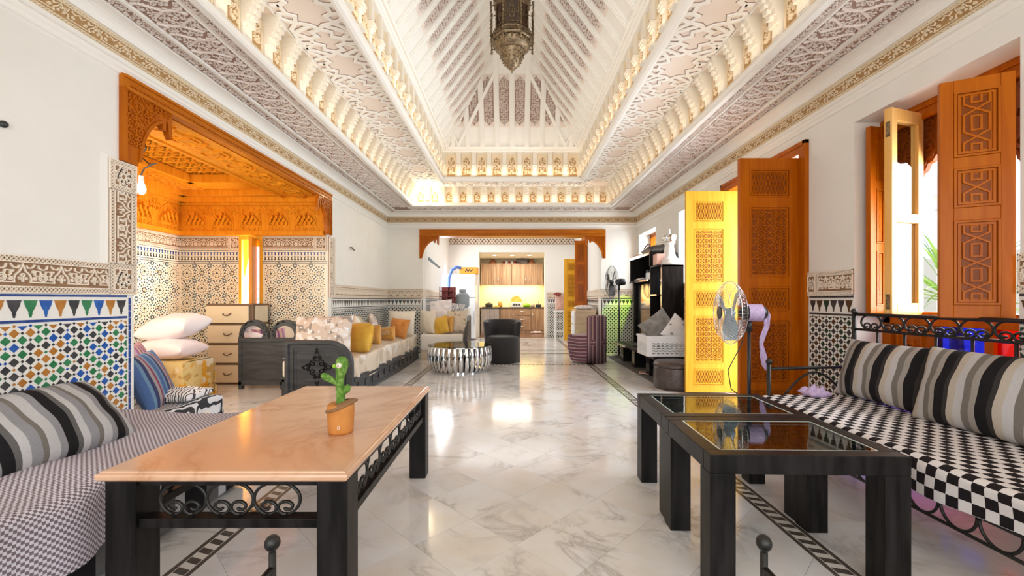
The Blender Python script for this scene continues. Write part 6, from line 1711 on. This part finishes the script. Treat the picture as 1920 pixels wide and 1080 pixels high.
# basket with cushions
bk = thing('laundry_basket', 'white slotted plastic laundry basket on the low bench', 'basket', (2.12, 5.90, .352))
bx0, bx1, by0, by1, bz0, bz1 = 1.80, 2.44, 5.66, 6.10, .353, .62
def wallp(fr, L, H):
    b = MB(); n = 9; rows = 5; m0 = .05; q = (L-2*m0)/n; rh = (H-.11)/rows
    b.fbox(fr, 0, L, 0, .03, 0, .006); b.fbox(fr, 0, L, H-.07, H, 0, .006); b.fbox(fr, 0, m0, .03, H-.07, 0, .006); b.fbox(fr, L-m0, L, .03, H-.07, 0, .006)
    for r in range(rows):
        z0 = .03 + r*rh + .008
        b.fbox(fr, m0, L-m0, z0+.014, .03+(r+1)*rh+.008, 0, .006)
        for i in range(n+1): b.fbox(fr, m0+i*q-.010 if i else m0, m0+i*q+.010 if i < n else L-m0, z0-.008, z0+.014, 0, .006)
    return b
wallp(Fr((bx0, by0, bz0), X, Z, (0, -1, 0)), bx1-bx0, bz1-bz0).build('slotted_side', 'white_plastic', bk)
wallp(Fr((bx0, by1, bz0), X, Z, (0, 1, 0)), bx1-bx0, bz1-bz0).build('slotted_side', 'white_plastic', bk)
wallp(Fr((bx0, by0, bz0), Y, Z, (-1, 0, 0)), by1-by0, bz1-bz0).build('slotted_side', 'white_plastic', bk)
wallp(Fr((bx1, by0, bz0), Y, Z, X), by1-by0, bz1-bz0).build('slotted_side', 'white_plastic', bk)
MB().box(bx0, bx1, by0, by1, bz0, bz0+.008).build('bottom', 'white_plastic', bk)
b = MB()
for x0, x1, y0, y1 in ((bx0-.018, bx1+.018, by0-.018, by0+.002), (bx0-.018, bx1+.018, by1-.002, by1+.018), (bx0-.018, bx0+.002, by0, by1), (bx1-.002, bx1+.018, by0, by1)): b.box(x0, x1, y0, y1, bz1-.022, bz1+.004)
b.build('rim', 'white_plastic', bk)
cushion('cushion', 'grey fleece cushion sticking out of the laundry basket', 'cushion', .44, .44, .15, (2.05, 5.92, .70), (.80, .1, .55), (-.55, .15, .8), 'grey_c', seed=2)
cushion('cushion', 'white printed cushion leaning in the laundry basket', 'cushion', .40, .38, .13, (2.29, 5.86, .66), (.75, 0, -.6), (.5, .2, .8), 'art_cloth', seed=3)
pf_ = thing('pouf', 'round dark brown crocodile-leather pouf below the white basket', 'pouf', (2.07, 5.70, .012))
MB().lathe([(.0001, 0), (.255, 0), (.268, .02), (.272, .15), (.268, .25), (.262, .265)], 40, (2.06, 5.36, .012)).build('body', 'croc', pf_, smooth=True)
MB().lathe([(.270, .262), (.274, .275), (.270, .30), (.25, .325), (.15, .335), (.0001, .335)], 40, (2.06, 5.36, .012)).build('lid', 'croc', pf_, smooth=True)
cb_ = MB().tube([(1.99+.10*math.cos(a), 6.3+.12*math.sin(a), .018+.02*abs(math.sin(2*a))) for a in np.linspace(0, 5.2, 24)], .007, 5); tag(cb_.build('cable', 'pinkbox'), 'loose pale cable lying on the mat under the bench', 'cable')

# ------------------------------------------------------------------ drawer cabinet by the opening
dc = thing('drawer_cabinet', 'pale wooden cabinet with white drawer fronts turned sideways near the opening', 'cabinet', (1.6, 9.35, 0))
MB().box(1.36, 1.80, 9.12, 9.65, 0, .90).build('carcass', 'palewood', dc, bevel=.004)
for z0, z1 in ((.05, .30), (.32, .57), (.59, .86)):
    d = MB().box(1.335, 1.36, 9.14, 9.63, z0, z1).build('drawer', 'white_plastic', dc, bevel=.003)
    for y in (9.28, 9.5): MB().ball((1.325, y, (z0+z1)/2), .015, 6).build('knob', 'steel', d, smooth=True)
for z0, z1 in ((.06, .44), (.48, .86)):
    b = MB(); V, F = ribbon([[(1.40, z0), (1.76, z0), (1.76, z1), (1.40, z1), (1.40, z0)]], .014, .006); b.add(Fr((0, 9.12, 0), X, Z, (0, -1, 0))(V), F); b.build('side_moulding', 'palewood', dc)
cushion('folded_cloth', 'crumpled white cloth on the pale drawer cabinet', 'cloth', .40, .28, .09, (1.57, 9.36, .935), (1, 0, 0), (0, 1, 0), 'palepink', noise=.012, seed=4)

# ------------------------------------------------------------------ far room
fa = MB(); FX = 1.85; FY = 12.6
for x0, x1 in ((-FX-.2, -FX), (FX, FX+.2)): fa.box(x0, x1, YF+.3, FY+.3, 0, 3.1)
fa.box(-FX-.2, -.98, FY, FY+.3, 0, 3.1); fa.box(.97, FX+.2, FY, FY+.3, 0, 3.1); fa.box(-.98, .97, FY, FY+.3, 2.52, 3.1)
wf2 = struct(fa.build('wall_dining', 'white'))
struct(MB().box(-FX-.2, FX+.2, YF+.3, FY+.3, 3.02, 3.15).build('ceiling_dining', 'white'))
ff2 = Fr((0, FY, 0), X, Z, (0, -1, 0))
b = MB().fbox(ff2, -FX, FX, 2.74, 2.94, 0, .012); b.build('frieze', 'st_base', wf2)
b = MB(); n, q, us = cells(-FX, FX, .19)
rep(b, ribbon([[(0, 2.77), (q/2, 2.91), (q, 2.77)], [(0, 2.91), (q/2, 2.77), (q, 2.91)], circ(q/2, 2.84, .035, 8), [(0, 2.76), (q, 2.76)], [(0, 2.925), (q, 2.925)]], .018, .010, .012), ff2, us); b.build('frieze_carving', 'st_top', wf2)
dado(ff2, wf2, 1.02, FX, DARK, zlo=.0, row='t_black', edge=(True, False)); stucco_band(ff2, wf2, 1.02, FX, 1.139, 1.335, fine=1.8, pitch=.15)
for fr_, s in ((Fr((-FX, 0, 0), Y, Z, X), 1), (Fr((FX, 0, 0), Y, Z, (-1, 0, 0)), -1)):
    dado(fr_, wf2, YF+.02, 11.2, DARK, zlo=.5, row='t_black', edge=(False, False)); stucco_band(fr_, wf2, YF+.02, 11.2, 1.139, 1.335, fine=1.8, pitch=.15)
# kitchen shell
kf = struct(MB().box(-1.4, 1.4, 12.5, 15.0, -.03, .004).build('floor_kitchen', 'k_floor'))
kw = MB(); kw.box(-1.5, -1.12, 12.9, 15, 0, 2.7); kw.box(1.12, 1.5, 12.9, 15, 0, 2.7); kw.box(-1.5, 1.5, 14.82, 15, 0, 2.7)
struct(kw.build('wall_kitchen', 'splash')); struct(MB().box(-1.5, 1.5, 12.88, 15, 2.52, 2.65).build('ceiling_kitchen', 'white'))
for x in (-.55, 0, .55):
    sp_ = thing('spotlight', ('leftmost','middle','rightmost')[round(x/.55)+1]+' of the three small round ceiling spotlights in the kitchen', 'spotlight', (x, 13.5, 2.52), group='kitchen ceiling spotlights')
    MB().lathe([(.0001, 2.512), (.04, 2.512), (.055, 2.518), (.055, 2.52)], 14, (x, 13.5, 0)).build('lens', 'spot', sp_)
def door_front(par, x0, x1, y, z0, z1, m, hx, hz, vert=True, hl=.14):
    d = MB().box(x0+.004, x1-.004, y-.02, y, z0+.004, z1-.004).build('door' if vert else 'drawer', m, par, bevel=.003)
    b = MB()
    if vert: b.tube([(hx, y-.02, hz-hl/2), (hx, y-.05, hz-hl/2+.01), (hx, y-.05, hz+hl/2-.01), (hx, y-.02, hz+hl/2)], .009, 6)
    else: b.tube([(hx-hl/2, y-.02, hz), (hx-hl/2+.02, y-.05, hz-.012), (hx+hl/2-.02, y-.05, hz-.012), (hx+hl/2, y-.02, hz)], .009, 6)
    b.build('handle', 'steel', d, smooth=True)
for i, (x0, x1) in enumerate(((-1.06, -.01), (.0, 1.06))):
    u = thing('wall_cabinet', ('striped oak wall cabinet above the sink side, left of the pair', 'striped oak wall cabinet, right of the pair')[i], 'cabinet', ((x0+x1)/2, 14.6, 1.62))
    MB().box(x0, x1, 14.42, 14.80, 1.62, 2.34).build('carcass', 'greyoak', u)
    xm = (x0+x1)/2
    door_front(u, x0, xm, 14.42, 1.62, 2.34, 'greyoak', xm-.07, 1.78); door_front(u, xm, x1, 14.42, 1.62, 2.34, 'greyoak', xm+.07, 1.78)
u = thing('base_cabinet', 'grey oak kitchen base cabinet end next to the fridge', 'cabinet', (-.75, 13.9, 0)); MB().box(-1.0, -.42, 13.72, 14.2, .0, .83).build('carcass', 'greyoak2', u)
door_front(u, -1.0, -.71, 13.72, .08, .83, 'greyoak2', -.98, .6, hl=.001); door_front(u, -.71, -.42, 13.72, .08, .83, 'greyoak2', -.69, .6, hl=.001)
u = thing('base_cabinet', 'striped oak base cabinet with door beside three drawers', 'cabinet', (-.1, 14.5, 0)); MB().box(-.40, .09, 14.24, 14.8, .0, .83).build('carcass', 'greyoak', u); door_front(u, -.40, .08, 14.24, .10, .83, 'greyoak', .03, .60)
u = thing('base_cabinet', 'striped oak base cabinet with three drawers in the kitchen', 'cabinet', (.35, 14.5, 0)); MB().box(.09, .63, 14.24, 14.8, .0, .83).build('carcass', 'greyoak', u)
for z0, z1 in ((.10, .33), (.34, .56), (.60, .83)): door_front(u, .10, .62, 14.24, z0, z1, 'greyoak', .36, (z0+z1)/2+.02, False, .2)
u = thing('base_cabinet', 'striped oak base cabinet at the right end of the kitchen', 'cabinet', (.85, 14.5, 0)); MB().box(.63, 1.10, 14.24, 14.8, .0, .83).build('carcass', 'greyoak', u); door_front(u, .64, 1.09, 14.24, .10, .83, 'greyoak', .69, .60)
wt = MB().box(-1.1, 1.11, 14.20, 14.815, .83, .865); wt.box(-1.1, -.40, 13.68, 14.20, .83, .865); tag(wt.build('worktop', 'counter', None, bevel=.004), 'dark kitchen worktop running over the oak cabinets', 'worktop')
# things in the kitchen
for i, x in enumerate((-.66, .66)):
    t = thing('tagine', ('clay tagine pot on the wall cabinets near the fridge side', 'clay tagine pot on the wall cabinets at the right end')[i], 'tagine', (x, 14.6, 2.34))
    MB().lathe([(.0001, 0), (.12, 0), (.14, .03), (.13, .045), (.0001, .045)], 20, (x, 14.6, 2.34)).build('dish', 'clay', t, smooth=True); MB().lathe([(.128, .045), (.09, .09), (.035, .16), (.022, .19), (.028, .205), (.0001, .215)], 20, (x, 14.6, 2.34)).build('lid', 'clay', t, smooth=True)
for i in range(5):
    t = MB().lathe([(.0001, 0), (.045, 0), (.05, .03), (.045, .08), (.04, .085), (.0001, .085)], 12, (-.28+.095*i, 14.58, 2.34)); tag(t.build('cup', 'maroon' if i % 2 == 0 else 'white_plastic', None, smooth=True), ('first', 'second', 'middle', 'fourth', 'last')[i] + ' of the small cups standing on the wall cabinets, counted from the fridge', 'cup', 'cups on the wall cabinets')
bx = MB().box(-.19, .19, -.15, .15, 0, .17).build('suitcase', 'croc', None, bevel=.02); bx.location = (.33, 14.58, 2.36); bx.rotation_euler = (0, .14, 0); tag(bx, 'dark case lying tilted on the wall cabinets', 'case')
t = thing('bread_board', 'round wooden tray leaning on the backsplash', 'tray', (.15, 14.76, .865)); MB().grid([[(.15+r*math.cos(a), 14.74+.03*w_, 1.06+r*math.sin(a)) for a in np.linspace(0, 2*PI, 25)[:-1]] for r, w_ in ((.001, 0), (.17, 0), (.19, -.6), (.19, .3), (.001, .3))], wrap=True).build('disc', 'gold_c', t, smooth=True)
cb = thing('canister_set', 'white kitchen box with a black pattern below the round tray', 'box', (.15, 14.5, .865)); MB().box(-.03, .33, 14.42, 14.58, .866, 1.03).build('box', 'white_plastic', cb, bevel=.01)
V, F = ribbon([star8(.06+.09*i, .95, .035, 3) for i in range(3)], .010, .003); MB().add(Fr((0, 14.42, 0), X, Z, (0, -1, 0))(V), F).build('pattern', 'black_plastic', cb)
def pot(nm, lbl, cat, x, y, r, h, m, lid=None):
    t = thing(nm, lbl, cat, (x, y, .865)); MB().lathe([(.0001, 0), (r*.85, 0), (r, h*.3), (r, h*.9), (r*.92, h), (.0001, h*.98)], 16, (x, y, .866)).build('body', m, t, smooth=True)
    MB().lathe([(r*.9, h), (r*.5, h+.02), (.012, h+.03), (.015, h+.05), (.0001, h+.055)], 14, (x, y, .866)).build('lid', lid or m, t, smooth=True)
pot('bowl', 'bright green plastic bowl on the worktop', 'bowl', .50, 14.45, .12, .10, 'greenb'); pot('cooking_pot', 'dark cooking pot at the fridge end of the worktop', 'pot', -.78, 14.45, .13, .12, 'black_plastic'); pot('kettle', 'ochre kettle next to the dark pot on the worktop', 'kettle', -.40, 14.5, .08, .17, 'gold_c'); pot('sugar_jar', 'small beige jar beside the green bowl', 'jar', .70, 14.5, .07, .10, 'beige_c')
tag(MB().box(.80, .98, 14.40, 14.62, .866, .96).build('toaster', 'black_plastic', None, bevel=.015), 'black toaster at the right end of the worktop', 'toaster')
tp = MB().tube([(.92, 14.7, .866), (.92, 14.7, 1.08), (.92, 14.66, 1.13), (.92, 14.60, 1.12), (.92, 14.58, 1.08)], .012, 8); tag(tp.build('tap', 'steel', None, smooth=True), 'chrome kitchen tap rising behind the toaster', 'tap')
tag(MB().box(-.96, -.62, 13.75, 14.0, .866, .885).build('stove_plate', 'black_gloss', None, bevel=.004), 'black hob plate on the grey cabinet end', 'hob')
cushion('kitchen_towel', 'yellow towel lying on the worktop by the hob', 'towel', .22, .16, .04, (-.5, 13.85, .89), (1, .2, 0), (0, 1, 0), 'mustard', noise=.006, seed=2)
sl = cushion('slippers', 'pale slippers lying on the dark kitchen floor', 'slippers', .42, .16, .07, (.80, 14.0, .04), (1, .2, 0), (0, 1, 0), 'pink', noise=.012, seed=3)
# fridge and the things near it
fg_ = thing('fridge', 'tall white fridge in the far room next to the kitchen opening', 'fridge', (-1.36, 12.1, 0))
MB().box(-1.76, -1.0, 11.76, 12.42, .03, 1.83).build('cabinet', 'white_enamel', fg_, bevel=.02)
for z0, z1 in ((.06, 1.16), (1.18, 1.82)):
    d = MB().box(-1.755, -1.005, 11.70, 11.758, z0, z1).build('door', 'white_enamel', fg_, bevel=.012)
    MB().box(-1.04, -1.015, 11.66, 11.70, (z0+z1)/2-.2, (z0+z1)/2+.2).build('handle', 'steel', d, bevel=.005)
cs_ = thing('side_cupboard', 'low white cupboard behind the corner sofa, under the gas bottle', 'cupboard', (-1.3, 9.6, 0)); MB().box(-1.62, -.96, 9.32, 9.86, 0, .93).build('carcass', 'white_enamel', cs_, bevel=.01); MB().box(-1.61, -1.30, 9.30, 9.32, .04, .90).build('door', 'white_plastic', cs_, bevel=.004); MB().box(-1.28, -.97, 9.30, 9.32, .04, .90).build('door', 'white_plastic', cs_, bevel=.004)
gb = thing('gas_bottle', 'grey-blue gas bottle standing in front of the fridge', 'gas bottle', (-1.12, 9.55, .93)); c = (-1.105, 9.55, .93)
MB().lathe([(.0001, 0), (.12, 0), (.13, .02), (.148, .04), (.15, .10), (.15, .24), (.14, .29), (.10, .33), (.05, .345), (.0001, .345)], 24, c).build('body', 'gasgrey', gb, smooth=True)
MB().lathe([(.07, .33), (.075, .34), (.075, .41), (.07, .415), (.066, .41), (.066, .34)], 20, c).build('collar', 'gasgrey', gb); MB().lathe([(.0001, .34), (.02, .34), (.02, .40), (.0001, .40)], 10, c).build('valve', 'brass', gb)
b = MB()
for z in (.935, 1.055, 1.175, 1.295): b.box(-1.60, -1.28, 9.38, 9.74, z, z+.02)
for x in (-1.60, -1.45, -1.30):
    for y in (9.38, 9.72): b.box(x, x+.02, y, y+.02, .93, 1.40)
b.box(-1.58, -1.30, 9.72, 9.735, .94, 1.40)
tag(b.build('crate', 'maroon', None), 'maroon plastic crate beside the gas bottle', 'crate')
tag(MB().box(-1.47, -.95, 11.85, 12.2, 1.831, 2.02).build('packet', 'orange_p', None, bevel=.02), 'orange packet lying on top of the fridge', 'box')
b = MB(); f_ = Fr((0, 11.849, 0), X, Z, (0, -1, 0)); V, F = ribbon([[(-1.30, 1.88), (-1.26, 1.96), (-1.22, 1.90), (-1.17, 1.97)], [(-1.16, 1.90), (-1.08, 1.96)]], .02, .002); b.add(f_(V), F); o = b.build('print', 'black_plastic', bpy.data.objects['packet'])
hs = MB().tube([(-1.42, 11.8, 1.99), (-1.52, 11.72, 2.01), (-1.64, 11.6, 1.92), (-1.70, 11.5, 1.70), (-1.68, 11.3, 1.40), (-1.62, 11.0, 1.28)], .045, 8); tag(hs.build('hose', 'blue_p', None, smooth=True), 'thick blue hose hanging beside the fridge', 'hose')
cb2 = thing('hose_rack', 'tall grey rack behind the crate that carries the blue hose', 'rack', (-1.6, 11.0, 0)); MB().box(-1.74, -1.50, 10.9, 11.15, 0, 1.24).build('post', 'gasgrey', cb2, bevel=.01)
# lamp bar on the left jamb of the opening
lbp = MB().tube([(-1.79, 9.16, 1.98), (-1.60, 9.42, 1.82)], .022, 8); lbp.tube([(-1.80, 9.22, 2.02), (-1.65, 9.46, 1.86)], .02, 8); tag(lbp.build('lamp_bar', 'gasgrey'), 'grey tubular lamp bar under the bracket of the opening', 'lamp')
# far door leaf, shutter, chair with bag
d2 = root('door_2', loc=(1.7, 11.4, 0))
leaf('door_leaf', d2, .44, 2.18, .045, sorted([(1.86, 2.08, 'net'), (1.16, 1.78, 'star'), (.88, 1.08, 'net'), (.12, .80, 'star')]), 'pine', 'daylit_d', (1.83, 11.4), PI)
w5 = root('window_5', loc=(1.8, 10.5, 1.0))
leaf('shutter', w5, .30, 1.58, .04, [(.08, .52, 'chain'), (.58, 1.0, 'chain'), (1.06, 1.5, 'chain')], 'cedar', 'cedar_d', (1.84, 10.45), PI*.97, .98)
MB().box(1.79, 1.85, 10.46, 11.0, .98, 2.75).build('window_frame', 'cedar', w5)
ch = thing('stool', 'white painted high stool by the tiled wall near the kitchen', 'stool', (1.30, 11.7, 0))
for x in (1.17, 1.42):
    for y in (11.55, 11.82): MB().box(x, x+.03, y, y+.03, 0, .78).build('leg', 'white_plastic', ch)
MB().box(1.155, 1.465, 11.53, 11.87, .78, .82).build('seat', 'white_plastic', ch, bevel=.006)
for z in (.25, .52):
    MB().box(1.18, 1.44, 11.555, 11.575, z, z+.03).build('stretcher', 'white_plastic', ch)
    MB().box(1.175, 1.195, 11.56, 11.83, z, z+.03).build('stretcher', 'white_plastic', ch)
cushion('tote_bag', 'pink patterned bag standing on the white stool', 'bag', .30, .42, .16, (1.33, 11.7, 1.04), (1, 0, 0), (0, .1, 1), 'pinkbox', seed=3, pw=.25)
cushion('hat', 'small dark red cap lying on the pink bag', 'cap', .20, .16, .09, (1.24, 11.62, 1.27), (1, 0, 0), (0, 1, 0), 'maroon', seed=4)

# green spot lamp added inside the clear far window, tinting the far wall's tiles
L = bpy.data.lights.new('green_spot_fill', 'SPOT'); L.energy = 55; L.color = (.55, 1, .04); L.spot_size = .62; L.spot_blend = .5; L.shadow_soft_size = .03
gs = bpy.data.objects.new('green_spot_fill', L); C.objects.link(gs); gs.location = (2.70, 8.12, 1.72)
gs.rotation_euler = (Vector((2.16, 8.8, .72)) - gs.location).to_track_quat('-Z', 'Y').to_euler()
